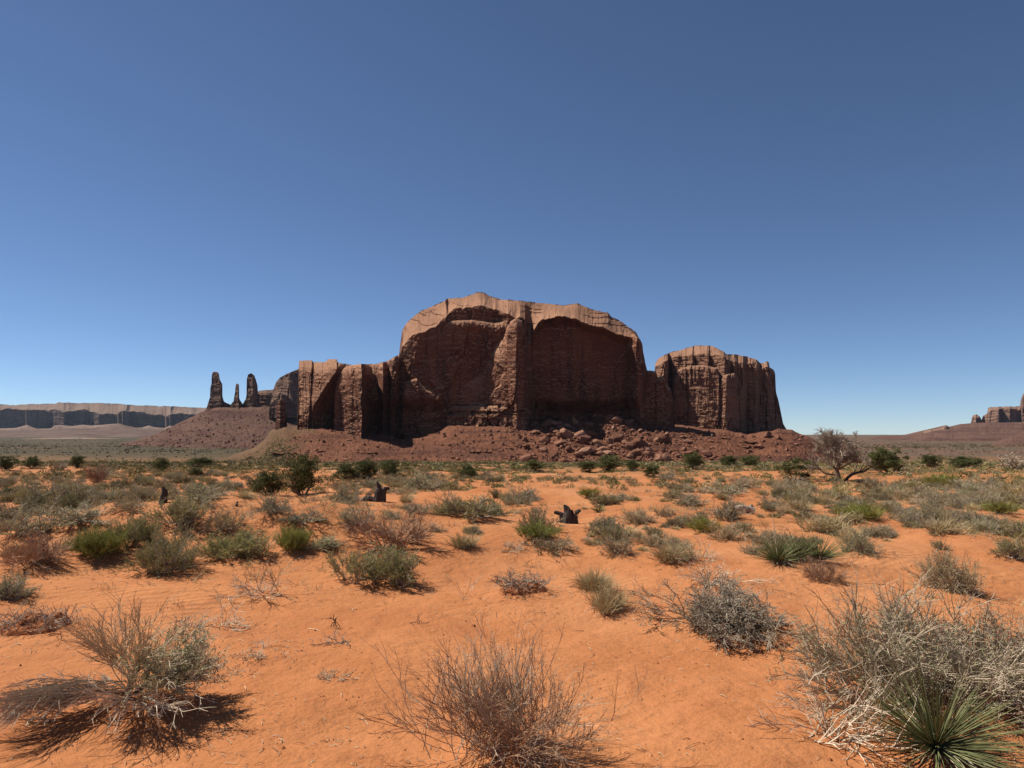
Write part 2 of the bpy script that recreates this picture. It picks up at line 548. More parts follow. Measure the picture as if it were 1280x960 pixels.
masses = [
    P1,
    Mass([(417, 530), (418, 485), (420, 472), (425, 464), (432, 459), (440, 456), (452, 455), (462, 455), (470, 455), (478, 453), (486, 451)],
         [(417, -2), (425, -14), (440, -34), (452, -50), (454, -26), (457, 8), (464, 26), (472, 26), (475, 12), (479, -4), (483, 14), (488, 26), (500, 26)], r=24, back=24),
    Mass([(470, 456), (482, 452), (490, 448), (499, 443), (510, 446), (530, 452), (560, 470)], [(470, 30), (486, 26), (489, 8), (494, 4), (499, 20), (510, 26), (520, 14), (560, 10)], r=10, back=10),
    # dome: upper cap, then the ledge and the wall, with the great arched alcove on its right
    Mass([q for q in D_OUT if 499 <= q[0] <= 804],
         [(498, 45), (504, 22), (512, 11), (522, 5), (545, 2), (557, 3), (560, 14), (622, 14), (634, 2), (662, 0), (700, 0), (760, 0), (788, 4), (800, 12), (806, 40)],
         lean=0.0, cap=42,
         rim=[(498, 447), (503, 432), (511, 423), (525, 415), (545, 407), (558, 396), (570, 385), (600, 382), (622, 388), (638, 396), (650, 396),
              (656, 402), (660, 430), (664, 430), (667, 413), (673, 402), (690, 396), (705, 395), (718, 398), (745, 407), (773, 416), (785, 421), (800, 426)],
         undercut=(660, 792, 17, 12)),
    Mass([(518, 424), (530, 418), (545, 414), (556, 404), (566, 401), (590, 400), (606, 402), (618, 404), (630, 402), (640, 404)],
         [(518, 6), (540, 1), (560, 0), (600, -1), (640, 0)], r=9, back=9),
    # buttress climbing the middle of the wall
    Mass([(556, 482), (560, 468), (565, 460), (572, 454), (580, 449), (586, 452), (602, 452), (607, 446), (612, 436), (620, 424), (629, 417), (634, 405),
          (641, 398), (650, 399), (655, 405), (660, 424), (666, 450), (670, 520)],
         [(556, 6), (566, 0), (575, -4), (585, -8), (600, -15), (620, -28), (640, -40), (650, -45), (656, -32), (664, -8), (672, 8)], lean=0.08, r=42, back=46),
    Mass([(634, 412), (638, 402), (645, 398), (652, 401), (655, 412)], [(634, -32), (645, -50), (655, -38)], r=12, back=12),
    # low broken buttresses at the foot of the left wall
    Mass([(503, 520), (506, 478), (514, 475), (521, 473), (527, 480), (533, 487), (541, 488), (547, 483), (555, 482), (560, 500)],
         [(503, 4), (520, -4), (546, -6), (560, -4)], r=9, back=7),
    # thin-bedded foot
    Mass([(556, 512), (562, 508), (600, 506), (640, 507), (656, 509), (664, 515)], [(556, -4), (575, -16), (640, -46), (652, -48), (664, -24)], lean=0.35, r=5, back=6),
    # the pilaster closing the alcove on the right
    Mass([(783, 428), (787, 419), (792, 417), (800, 424), (803, 431), (804, 440), (808, 470), (812, 490), (815, 530)],
         [(783, 22), (788, 10), (796, -8), (800, -6), (806, 10), (815, 24)], r=8, back=10),
    # stepped fins at the right end
    Mass([(800, 462), (809, 463), (812, 463), (820, 464), (822, 475), (826, 500)], [(800, 22), (812, 16), (820, 20), (828, 40)], r=5, back=9),
    Mass([(812, 482), (815, 474), (822, 472), (830, 470), (833, 480), (838, 486), (841, 498), (843, 520), (844, 545)],
         [(812, 30), (820, 16), (832, 14), (838, 20), (845, 40)], r=8, back=12),
    Mass([(798, 545), (800, 530), (845, 530), (846, 545)], [(798, 40), (845, 44)]),
    Mass([(372, 528), (846, 528)], [(372, 60), (846, 60)]),
]
def dome_zone(px, py):
    alc = smooth(664, 676, px) * (1 - smooth(778, 790, px)) * smooth(402, 420, py)
    wall = smooth(515, 530, px) * (1 - smooth(556, 562, px)) * smooth(412, 425, py)
    capz = 1 - smooth(-3, 4, py - masses[3].rim(px))
    but = smooth(558, 566, px) * (1 - smooth(656, 662, px)) * smooth(395, 405, py) * (1 - smooth(500, 508, py))
    return np.clip(1 - 0.8 * alc - 0.5 * wall - 0.88 * capz - 0.35 * but, 0.1, 1)
def dome_foot(px, py):
    a = smooth(655, 675, px) * (1 - smooth(795, 806, px)) + smooth(455, 470, px) * (1 - smooth(548, 562, px))
    cut = 20 * a * smooth(498, 516, py + 4 * fbm(px * .05, 0 * px, 3, 12))
    # thin beds under the middle buttress
    b = smooth(556, 562, px) * (1 - smooth(662, 668, px)) * smooth(505, 508, py)
    beds = 5.0 * b * ((fbm(px * .01, py * .33, 2, 14) > 0.05) * 1.0) + 3.5 * b * (noise(px * .3, py * .12, 0, 15) > .45)
    # joints and fallen slabs on the left wall and the alcove's back
    c = smooth(505, 520, px) * (1 - smooth(650, 656, px)) * smooth(405, 415, py)
    slab = 4.0 * c * smooth(.0, .1, fbm(px * .035 + py * .01, py * .03, 3, 16))
    d = smooth(668, 676, px) * (1 - smooth(782, 788, px)) * smooth(410, 425, py)
    arch = 3.2 * d * smooth(-.02, .03, fbm(px * .02, py * .016 + ((px - 730) / 60) ** 2 * .4, 2, 17))
    capm = 1 - smooth(-2, 3, py - masses[3].rim(px))
    ledges = 1.8 * smooth(-.1, .2, fbm(px * .03, py * .06, 3, 23)) * capm * smooth(-.05, .12, fbm(px * .02 + 3, (py - .16 * px + 9 * fbm(px * .03, py * .05, 3, 20)) * .22, 3, 19)) 
    return cut + beds + slab + arch + ledges
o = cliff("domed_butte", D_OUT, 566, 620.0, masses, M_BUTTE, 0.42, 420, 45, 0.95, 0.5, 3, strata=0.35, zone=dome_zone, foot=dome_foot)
tag(o, "great red sandstone butte with a domed top and a shaded arched alcove", "butte")

F_OUT = [(818, 540), (818, 470), (819, 455), (823, 448), (830, 444), (835, 442), (840, 440), (850, 438), (858, 435), (870, 432), (886, 432), (892, 433),
         (898, 436), (905, 440), (908, 443), (920, 443), (935, 446), (945, 449), (950, 453), (955, 454), (958, 452), (961, 453), (962, 459), (967, 462),
         (969, 466), (970, 490), (973, 500), (976, 515), (979, 530), (985, 540), (990, 545)]
masses = [
    Mass(F_OUT, [(818, 26), (824, 14), (830, 8), (835, 14), (836.5, 48), (839.5, 48), (841, 34), (850, 27), (866, 12), (867, 17), (885, 0), (886, 5),
                 (905, -14), (909, -14), (914, -3), (918, -6), (922, 6), (929, 2), (934, 20), (945, 16), (950, 32), (960, 30), (966, 44), (976, 60), (990, 80)],
         cap=26, rim=[(818, 460), (830, 452), (840, 447), (860, 443), (880, 441), (900, 445), (915, 452), (940, 455), (950, 462), (960, 458), (970, 470), (990, 545)], lean=0.16),
    Mass([(842, 474), (848, 462), (860, 458), (880, 456), (895, 460), (899, 470)], [(842, 26), (860, 13), (885, -4), (899, -12)], r=8, back=6),
    Mass([(898, 488), (901, 474), (908, 468), (918, 466), (924, 474), (930, 494)], [(898, -8), (908, -18), (918, -12), (930, 4)], r=9, back=7),
    Mass([(818, 545), (820, 538), (985, 545), (990, 548)], [(818, 40), (985, 60), (990, 80)]),
]
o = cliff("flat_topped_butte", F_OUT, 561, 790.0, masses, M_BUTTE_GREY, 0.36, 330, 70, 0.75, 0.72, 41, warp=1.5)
tag(o, "smaller flat topped sandstone butte with dark streaked columns, right of the dome", "butte")

# free-standing pillar in front of the left end
o = cliff("rock_pillar", [(344, 531), (346, 520), (346, 506), (348, 501), (352, 499), (356, 501), (357.5, 506), (357, 518), (359, 532)], 552, 700.0,
          [Mass([(344, 500), (346, 500), (348, 500), (352, 499), (356, 500), (359, 500)], [(344, 5), (350, -6), (354, -2), (359, 8)], r=4, back=3)],
          M_BUTTE, 0.2, 130, 14, 0.5, 0.5, 61, warp=0.6)
tag(o, "short red rock pillar standing alone before the left cliff of the butte", "rock pillar")

# grey butte behind it
o = cliff("round_shouldered_butte", [(336, 512), (339, 497), (342, 486), (345, 478), (350, 472), (358, 467), (364, 465), (370, 462), (382, 458), (400, 462), (420, 480), (430, 512)], 522, 1500.0,
          [Mass([(336, 460), (430, 460)], [(336, 20), (345, 5), (358, -2), (362, -6), (372, 0), (430, 20)], lean=0.5),
           Mass([(336, 505), (344, 492), (352, 490), (360, 494), (366, 500)], [(336, 6), (352, -8), (366, -2)], r=6, back=4)],
          M_FAR, 0.35, 130, 60, 0.7, 0.6, 67)
tag(o, "grey round shouldered butte rising behind the short red pillar", "butte")
o = cliff("far_cliff", [(318, 511), (321, 490), (324, 488.5), (345, 486.5), (352, 486)], 520, 1750.0,
          [Mass([(318, 480), (352, 480)], [(318, 2), (335, -2), (352, 6)], lean=0.2, rim=[(318, 492), (352, 491)], cap=14)], M_FAR, 0.35, 70, 40, 0.6, 0.6, 71)
tag(o, "low cliff with a lit top edge between the spires and the grey butte", "cliff")

# the three spires
SPIRES = [("rock_spire", "thickest and tallest of the three dark rock spires, on the left of the row",
       [(256, 516), (258, 511), (261, 501), (262.5, 496), (263, 484), (264.5, 479), (264.5, 470), (266, 465), (272, 465), (273.5, 467), (275, 475), (278, 480), (278, 495), (280, 502), (284, 504), (290, 506), (292, 514)]),
      ("rock_spire", "thin needle, by far the slimmest of the three dark rock spires",
       [(286, 514), (289, 505), (292, 501), (293, 494), (294, 490), (294, 487), (295, 480), (298.5, 480), (299, 488), (298, 494), (300, 500), (303, 504), (306, 508), (307, 513)]),
      ("rock_spire", "broad round headed rock spire nearest the grey butte, last of the three",
       [(302, 514), (304, 504), (307, 499), (308.5, 492), (308.5, 474), (310, 468), (314, 467), (318, 469), (320, 475), (322, 482), (322.5, 494), (325, 505), (328, 514)])]
for k, (nm, lb, ol) in enumerate(SPIRES):
    xs = [q[0] for q in ol]
    c = xs[0] * 0.45 + xs[-1] * 0.55
    o = cliff(nm, ol, 524, 1700.0, [Mass([(xs[0], 460), (xs[-1], 460)], [(xs[0], 9), (c, -5), (xs[-1], 9)], lean=0.1)], M_FAR, 0.18, 150, 18, 0.85, 0.7, 80 + k, warp=1.2)
    tag(o, lb, "rock spire", "three rock spires")

# mesa on the left horizon and the one at the right edge
MS = [(-330, 506), (-120, 503), (0, 505.5), (20, 506.5), (24, 505.5), (70, 504.5), (74, 503), (90, 503.5), (110, 504), (128, 503.4), (131, 504.2), (145, 504.6), (160, 506), (200, 507.8), (206, 507.4), (250, 509.5), (300, 510), (420, 513)]
o = cliff("long_mesa", MS, 545, 6200.0,
          [Mass(MS, [(-330, -20), (-200, 10), (-60, -14), (-30, 8), (-12, 0), (-8, -6), (6, 3), (30, 4), (32, -2), (48, 2), (66, 4), (69, -3), (76, -14), (80, -17), (84, -10), (86, -13), (92, -6), (106, -3), (112, 2), (118, -4), (124, -12), (134, -11), (146, -6), (148, -15),
                     (151, -13), (154, -19), (157, -15), (158, -19), (163, 0), (184, 3), (206, 8), (208, -12), (211, -10), (213, -15), (217, 0), (228, 4), (240, 2), (246, 9), (300, -20), (420, 30)],
                lean=0.05, cap=40, rim=[(-330, 516), (-20, 511), (0, 511.5), (30, 511.5), (38, 513.5), (60, 514), (68, 512), (80, 515.5), (92, 513), (106, 512), (114, 514.5), (125, 516.5), (146, 517), (150, 514), (165, 514), (185, 516.5), (200, 517), (208, 519), (216, 516), (240, 517.5), (420, 520)]),
           Mass([(-330, 537), (-100, 533), (0, 535.5), (20, 535), (27, 533), (34, 531), (38, 533), (46, 536), (64, 535.5), (68, 532), (76, 531.3), (90, 532.4), (104, 531), (115, 532), (128, 531), (138, 530), (150, 529.5), (156, 532), (163, 533.5), (170, 535), (178, 534.4), (186, 531.8), (193, 534), (206, 535.2), (212, 532), (222, 534), (240, 534.5), (420, 536)],
                [(-330, -26), (420, -26)], lean=2.0, r=3, back=14)],
          M_MESA, 0.4, 130, 60, 0.55, 0.4, 91, warp=1.6, strata=0.9)
tag(o, "long low mesa with shaded blue cliffs, far across the plain on the left", "mesa")
RM = [(1213, 533), (1215, 521), (1217, 518.5), (1221, 518), (1225, 521), (1227, 525), (1229, 519), (1234, 517), (1235, 510), (1238, 508.8), (1252, 508.2), (1275, 508), (1276, 500),
      (1279, 492), (1290, 484), (1330, 482), (1380, 484), (1410, 500), (1420, 536)]
o = cliff("blocky_mesa", RM, 545, 3600.0,
          [Mass(RM, [(1213, 10), (1220, -2), (1227, 6), (1230, 10), (1236, 2), (1248, -8), (1252, 1), (1262, -6), (1265, 0), (1276, 4), (1278, -10), (1330, -16), (1420, 40)], lean=0.25,
                rim=[(1213, 522), (1230, 520), (1240, 511.5), (1275, 511.5), (1280, 494), (1420, 500)], cap=14)],
          M_FAR, 0.3, 130, 30, 0.4, 0.4, 97, warp=0.8)
tag(o, "blocky pinkish mesa on a stepped slope at the right edge of the view", "mesa")

LC = [(1153, 542), (1156, 538.4), (1164, 537), (1172, 536), (1178, 533.8), (1182, 531.6), (1185, 532.6), (1187, 535.2), (1190, 537), (1193, 541)]
o = cliff("low_cliff", LC, 541.5, 3300.0, [Mass(LC, [(1153, 8), (1164, 0), (1182, -4), (1193, 6)], lean=0.4)], M_FAR, 0.2, 50, 10, 0.3, 0.3, 103, warp=0.5)
tag(o, "low broken cliff on the long slope left of the blocky pinkish mesa", "cliff")

# ------------------------------------------------------------------ slopes of fallen rock and far hills
def slope(name, top, foot, d_front, d_back, mat, step=0.7, rows=150, rough=1.0, terr=0.0, seed=0, behind=60.0, shoulder=6.0):
    x0, x1 = top[0][0], top[-1][0]
    px = np.linspace(x0, x1, int((x1 - x0) / step) + 1)
    t = poly(top)(px) + 0.6 * rough * fbm(px * 0.09, 0 * px, 4, seed)
    v = np.linspace(0, 1, rows)[:, None]
    f = foot if np.isscalar(foot) else poly(foot)(px)
    PX = np.broadcast_to(px, (rows, len(px)))
    q = v + 0 * PX
    if terr:                                  # ledges: steps in the height of the slope
        s = q * 7 + 0.7 * fbm(PX * 0.02, q * 4, 3, seed + 5)
        q = np.clip(q + terr * (smooth(0.0, 1.0, (s % 1.0)) - (s % 1.0)) / 7 * smooth(-0.1, 0.3, fbm(PX * 0.03, q * 3, 2, seed + 6)), 0, 1)
    ker = np.hanning(int(16 / step) * 2 + 1); ker /= ker.sum()
    ts = np.convolve(np.pad(t, len(ker) // 2, mode='edge'), ker, 'valid')[:len(t)]
    PY = f + (ts - f) * q + (t - ts) * q ** 4
    n = fbm(PX * 0.022, v * 2.2 + 0 * PX, 3, seed + 9) * 2.6 + fbm(PX * 0.05, v * 6 + 0 * PX, 4, seed + 1) * 1.8 + fbm(PX * 0.22, v * 26 + 0 * PX, 5, seed + 2, 0.65) * 1.7
    PY = PY - n * rough * smooth(0, 0.15, v) * (1 - 0.5 * smooth(0.85, 1, v))
    D = d_front + (d_back - d_front) * v + 0 * PX
    front = point(PX, PY, D)
    k = np.linspace(0, 1, 10)[1:, None]
    back = point(np.broadcast_to(px, (9, len(px))), PY[-1][None] - shoulder * k, d_back + behind * k + 0 * px)
    drop = front[-1:].copy()
    last = back[-1:].copy(); last[..., 1] += behind * 1.5; last[..., 2] -= 60
    V = np.concatenate([front, back, last], 0)
    o = structure(link(name, make_mesh(name, V, grid_faces(len(V), len(px)), [mat])))
    return front

T_TOP = [(262, 582), (280, 576), (300, 570), (320, 563), (332, 552), (340, 541), (356, 536), (372, 537), (400, 535), (418, 536), (440, 538), (480, 543), (500, 550), (520, 547),
         (545, 542), (560, 532), (600, 529), (640, 526), (660, 529), (700, 527), (715, 524), (745, 529), (770, 523), (800, 532), (835, 534), (850, 534),
         (880, 539), (905, 541), (935, 547), (975, 540), (990, 541), (1000, 546), (1012, 551), (1030, 561), (1050, 572), (1070, 580)]
talus = slope("talus_slope", T_TOP, 592, 455.0, 612.0, M_TALUS, 0.6, 190, 1.0, 0.9, 111, 170.0, 4.0)
spire_front = slope("spire_hill", [(120, 562), (160, 553), (185, 546), (198, 541), (208, 537), (225, 529), (240, 522), (257, 513), (272, 509), (290, 509), (330, 509), (375, 511), (430, 513), (520, 520)], 570, 1150.0, 1660.0,
      M_FARTALUS, 0.5, 100, 0.9, 0.5, 121, 120.0, 1.0)
slope("mesa_slope", [(1068, 556), (1086, 549), (1100, 546.6), (1116, 545.6), (1140, 544.5), (1148, 543), (1154, 540), (1157, 538.3), (1164, 537), (1172, 536), (1179, 534.2), (1182, 532.8), (1185, 533.6), (1187, 534.6), (1193, 534.2),
      (1200, 531.8), (1210, 530.5), (1217, 529), (1240, 528.5), (1300, 527), (1420, 524), (1500, 540)], 562, 1900.0, 3450.0, M_FARTALUS, 0.5, 110, 0.55, 1.0, 131, 300.0, 1.0)
slope("red_bench", [(1222, 567), (1230, 561), (1240, 556), (1252, 550), (1268, 544), (1282, 539), (1320, 534), (1400, 545)], 571, 1300.0, 1700.0, M_FARTALUS, 0.5, 70, 0.7, 1.0, 137, 100.0, 1.0)
slope("distant_hills", [(940, 545.5), (985, 544.6), (1040, 545), (1062, 545), (1092, 545.2), (1150, 545.2), (1230, 546), (1320, 546)], 556, 5500.0, 9500.0,
      M_BADLAND, 0.8, 60, 0.12, 0.6, 141, 600.0, 0.3)
slope("badland_apron", [(-330, 539), (-60, 537), (0, 536.5), (40, 537), (70, 536), (100, 535), (125, 534.2), (138, 531.5), (148, 530), (157, 532), (170, 535), (200, 536), (225, 537), (280, 540), (420, 543)], 546.5, 5000.0, 6000.0,
      M_BADLAND, 0.8, 60, 0.35, 0.8, 147, 200.0, 0.5)

def project(P):
    P = np.asarray(P, float)
    z = P[..., 2] - CAM_Z
    f = P[..., 1] * CP + z * SP
    u = -P[..., 1] * SP + z * CP
    return 640 + FPX * P[..., 0] / f, 480 - FPX * u / f

# ------------------------------------------------------------------ boulders
import bmesh
def rock_mesh(name, seed, flat=1.0, planes=11):
    rng = np.random.default_rng(seed)
    bm = bmesh.new()
    bmesh.ops.create_icosphere(bm, subdivisions=3, radius=1.0)
    V = np.array([v.co for v in bm.verts]); F = np.array([[v.index for v in f.verts] for f in bm.faces])
    bm.free()
    for _ in range(planes):
        n = rng.normal(size=3); n[2] *= 0.8; n /= np.linalg.norm(n)
        c = rng.uniform(0.5, 0.85)
        s = V @ n
        V = V - np.maximum(s - c, 0)[:, None] * n
    V = V * (1 + 0.07 * fbm(V[:, 0] * 2 + seed, V[:, 1] * 2 + V[:, 2] * 1.7, 3, seed))[:, None]
    V = V * np.array([1.0, rng.uniform(0.7, 1.0), flat * rng.uniform(0.6, 0.85)])
    V /= np.abs(V[:, 0]).max()
    return make_mesh(name, V, F, [M_BOULDER], smooth_shade=False)

rng = np.random.default_rng(7)
rocks = [rock_mesh("boulder", 200 + k, 1.0 if k % 3 else 0.65) for k in range(9)]
TPX, TPY = project(talus)
def on_talus(px, py):
    j = int(np.argmin(np.abs(TPX[0] - px)))
    i = int(np.argmin(np.abs(TPY[:, j] - py)))
    return talus[i, j]
BIG = [(788, 555, 17, 11, "pale tan block, largest of the boulders fallen below the arched alcove"),
       (738, 541, 20, 11, "dark sided block at the top of the boulder field under the alcove wall"),
       (716, 541, 11, 10, "upright wedge shaped boulder left of the dark sided block"),
       (827, 571, 15, 10, "rounded pale boulder low on the slope below the fins"),
       (696, 539, 10, 7, "light boulder on the crest of the talus, left end of the high blocks"),
       (765, 528, 10, 6, "boulder on the crest of the talus below the middle of the alcove"),
       (736, 548, 12, 8, "sunlit boulder just below the high dark sided block"),
       (860, 551, 13, 9, "dark hollowed boulder below the gap between the two buttes"),
       (848, 568, 9, 8, "boulder at the foot of the slope under the dark hollowed one"),
       (814, 549, 8, 6, "egg shaped boulder right of the large pale tan block"),
       (786, 575, 13, 7, "low pale boulder at the very foot of the boulder field"),
       (747, 567, 10, 6, "flat pale boulder at the foot of the slope below the high blocks"),
       (812, 562, 10, 9, "split boulder amid rubble under the egg shaped one"),
       (1002, 538, 6, 5, "small boulder at the right foot of the flat topped butte"),
       (834, 541, 7, 6, "boulder in shade beneath the stepped fins")]
def boulder(px, py, wpx, hpx, mesh, k):
    p = on_talus(px, py)
    mpp = p[1] / FPX
    o = link("boulder", mesh, None, (p[0], p[1], p[2] + hpx * mpp * 0.3))
    o.scale = (wpx * mpp / 2, wpx * mpp / 2 * 0.9, hpx * mpp / 2 * 1.25)
    o.rotation_euler = (rng.uniform(-.25, .25), rng.uniform(-.25, .25), rng.uniform(0, 6.28) if wpx < 10 else rng.uniform(-.4, .4))
    return o
for k, (px, py, a, h, lb) in enumerate(BIG):
    tag(boulder(px, py + h * 0.4, a, h, rocks[(k * 4 + 1) % 9], k), lb, "boulder", "boulders on the talus")
n = 0
while n < 280:
    px = rng.normal(765, 62) if n < 215 else rng.uniform(560, 1000)
    py = rng.uniform(527, 580)
    if not 590 < px < 1005:
        continue
    j = int(np.argmin(np.abs(TPX[0] - px)))
    if py < TPY[:, j].min() + 1:
        continue
    s = min(3.0 + rng.pareto(1.6) * 2.9, 15) * (1.0 if n < 215 else 0.75)
    o = boulder(px, py, s * rng.uniform(0.9, 1.5), s, rocks[rng.integers(9)], n)
    tag(o, "one of many small red sandstone boulders strewn over the talus under the buttes", "boulder", "small boulders strewn on the talus")
    n += 1
def rubble(name, front, n, smin, smax, seed, dens):
    rng = np.random.default_rng(seed)
    R, Cc, _ = front.shape
    i = rng.integers(int(R * .1), R - 1, n); j = rng.integers(1, Cc - 1, n)
    px, _y = project(front[i, j])
    keep = rng.random(n) < dens(px) * (0.35 + 0.65 * (fbm(px * .05, i * .05, 3, seed) > 0))
    P = front[i[keep], j[keep]]
    n = len(P)
    sz = smin + (smax - smin) * rng.random(n) ** 5
    t = np.array([[1, 0, 0], [-1, 0, 0], [0, 1, 0], [0, -1, 0], [0, 0, .9], [0, 0, -.6]], float)
    tf = np.array([[0, 2, 4], [2, 1, 4], [1, 3, 4], [3, 0, 4], [2, 0, 5], [1, 2, 5], [3, 1, 5], [0, 3, 5]])
    a = rng.uniform(0, 6.28, n)
    T = t[None] * rng.uniform(.5, 1.3, (n, 6, 1)) * sz[:, None, None]
    T = np.stack([T[..., 0] * np.cos(a)[:, None] - T[..., 1] * np.sin(a)[:, None], T[..., 0] * np.sin(a)[:, None] + T[..., 1] * np.cos(a)[:, None], T[..., 2]], -1)
    V = P[:, None] + T + rng.normal(size=(n, 6, 3)) * .15 * sz[:, None, None]
    V[..., 2] += .25 * sz[:, None]
    F = (np.arange(n) * 6)[:, None, None] + tf[None]
    c = np.array([.165, .07, .04]) * rng.uniform(.6, 1.7, (n, 1))
    c = np.repeat(c, 6, 0)
    stuff(link(name, make_mesh(name, V.reshape(-1, 3), F.reshape(-1, 3), [M_TINT], colors=np.concatenate([c, np.ones((len(c), 1))], 1))))
rubble("rubble", talus, 26000, .25, 2.2, 801, lambda px: (.12 + .88 * np.exp(-((px - 755) / 105) ** 2)) * smooth(340, 385, px))
rubble("far_rubble", spire_front, 9000, .8, 3.4, 802, lambda px: .6 + 0 * px)
# thin ledges that stand out of the slope
def ledge(px0, px1, py, hpx, lb, seed):
    n_ = 60
    px = np.linspace(px0, px1, n_)
    e = np.sin(np.linspace(0, math.pi, n_)) ** 0.25
    rows_ = []
    for (dy, dd) in ((hpx * 0.6, 8), (hpx * 0.5, 0), (0, -2.5), (-hpx * 0.4, -1.5), (-hpx * 0.5, 7)):
        base = np.array([on_talus(x, py) for x in px])
        d = np.median(base[:, 1]) + dd * e - 3.5 * fbm(px * 0.3, 0 * px + dy, 3, seed)
        yy = py + 0.8 * fbm(px * 0.08, 0 * px, 3, seed + 1) + dy * e * (1 + 0.9 * fbm(px * 0.4, 0 * px, 3, seed + 2))
        rows_.append(point(px, yy, d))
    V = np.stack(rows_)
    F = grid_faces(5, n_)
    tail = np.array([[0, n_, 2 * n_, 3 * n_], [n_ - 1, 2 * n_ - 1, 3 * n_ - 1, 4 * n_ - 1]])
    tag(link("rock_ledge", make_mesh("rock_ledge", V, [F, tail], [M_TALUS])), lb, "rock ledge", "rock ledges in the talus")
ledge(908, 948, 553, 2.6, "long thin rock ledge in the slope under the flat topped butte", 1)
ledge(925, 979, 559, 3.6, "thickest rock ledge, lowest in the slope under the flat topped butte", 2)
ledge(884, 912, 548, 1.8, "short thin rock ledge directly below the streaked columns", 3)
ledge(590, 618, 565, 3.0, "dark rock ledge low in the slope under the middle of the domed butte", 4)
ledge(440, 472, 566, 2.4, "thin rock ledge in the bare slope under the left cliff", 5)
ledge(396, 408, 565, 3.6, "small dark rock ledge, stubbiest one on the left slope", 6)
ledge(340, 372, 567, 2.8, "rock ledge at the left tip of the talus slope", 7)
ledge(436, 478, 541, 2.0, "ledge at the foot of the left cliff, highest on that slope", 8)

# ------------------------------------------------------------------ plants
def unit(v):
    return v / np.maximum(np.linalg.norm(v, axis=-1, keepdims=True), 1e-9)

def grow(rng, start, d, length, K, wob, up):
    """polylines: start (n,3), direction (n,3), length (n,) -> (n,K,3)"""
    P = [start]
    d = unit(d)
    st = (length / (K - 1))[:, None]
    for _ in range(K - 1):
        P.append(P[-1] + d * st)
        d = unit(d + rng.normal(size=d.shape) * wob + np.array([0, 0, up]))
    return np.stack(P, 1)

def sprout(rng, P, L, m, t0, t1, ang, frac, K, wob, up):
    n, k, _ = P.shape
    t = rng.uniform(t0, t1, (n, m)) * (k - 1)
    i = np.minimum(t.astype(int), k - 2)
    f = (t - i)[..., None]
    r = np.arange(n)[:, None]
    a, b = P[r, i], P[r, i + 1]
    st = a + (b - a) * f
    d = unit(b - a)
    d = unit(d + rng.normal(size=d.shape) * ang)
    ln = (L[:, None] * frac * rng.uniform(0.6, 1.25, (n, m)))
    return grow(rng, st.reshape(-1, 3), d.reshape(-1, 3), ln.ravel(), K, wob, up), ln.ravel()

def tubes(P, R0, R1, sides=3):
    """tapering tubes along polylines (n,K,3); radii (n,)"""
    n, K, _ = P.shape
    T = unit(np.gradient(P, axis=1))
    ref = np.where(np.abs(T[..., 2:3]) < 0.9, np.array([0, 0, 1.0]), np.array([1.0, 0, 0]))
    U = unit(np.cross(T, ref))
    W = np.cross(T, U)
    R = R0[:, None] + (R1 - R0)[:, None] * np.linspace(0, 1, K)[None]
    a = np.arange(sides) / sides * 2 * math.pi
    V = P[:, :, None] + R[..., None, None] * (np.cos(a)[:, None] * U[:, :, None] + np.sin(a)[:, None] * W[:, :, None])
    base = (np.arange(n) * K * sides)[:, None, None] + (np.arange(K - 1) * sides)[None, :, None]
    s0 = np.arange(sides)[None, None]
    s1 = (np.arange(sides) + 1)[None, None] % sides
    F = np.stack([base + s0, base + s1, base + sides + s1, base + sides + s0], -1).reshape(-1, 4)
    return V.reshape(-1, 3), F

def leaves(rng, C, d, ln, wd, spread=0.7):
    """narrow quads at points C along directions d"""
    n = len(C)
    a = unit(d + rng.normal(size=(n, 3)) * spread)
    b = unit(np.cross(a, rng.normal(size=(n, 3))))
    l = (ln * rng.uniform(0.6, 1.3, n))[:, None]
    ww = (wd * rng.uniform(0.7, 1.2, n))[:, None]
    V = np.stack([C - b * ww * .5, C + b * ww * .5, C + a * l + b * ww * .3, C + a * l - b * ww * .3], 1)
    return V.reshape(-1, 3), np.arange(n * 4).reshape(-1, 4)

def join(parts):
    Vs, Fs, o = [], [], 0
    for V, F in parts:
        Vs.append(V); Fs.append(F + o); o += len(V)
    return np.concatenate(Vs), np.concatenate(Fs)

def dirs(rng, n, smin, smax):
    """directions with polar angle from straight up between smin and smax (degrees)"""
    az = rng.uniform(0, 2 * math.pi, n)
    th = np.radians(smin + (smax - smin) * np.sqrt(rng.uniform(0, 1, n)))
    return np.stack([np.cos(az) * np.sin(th), np.sin(az) * np.sin(th), np.cos(th)], -1)

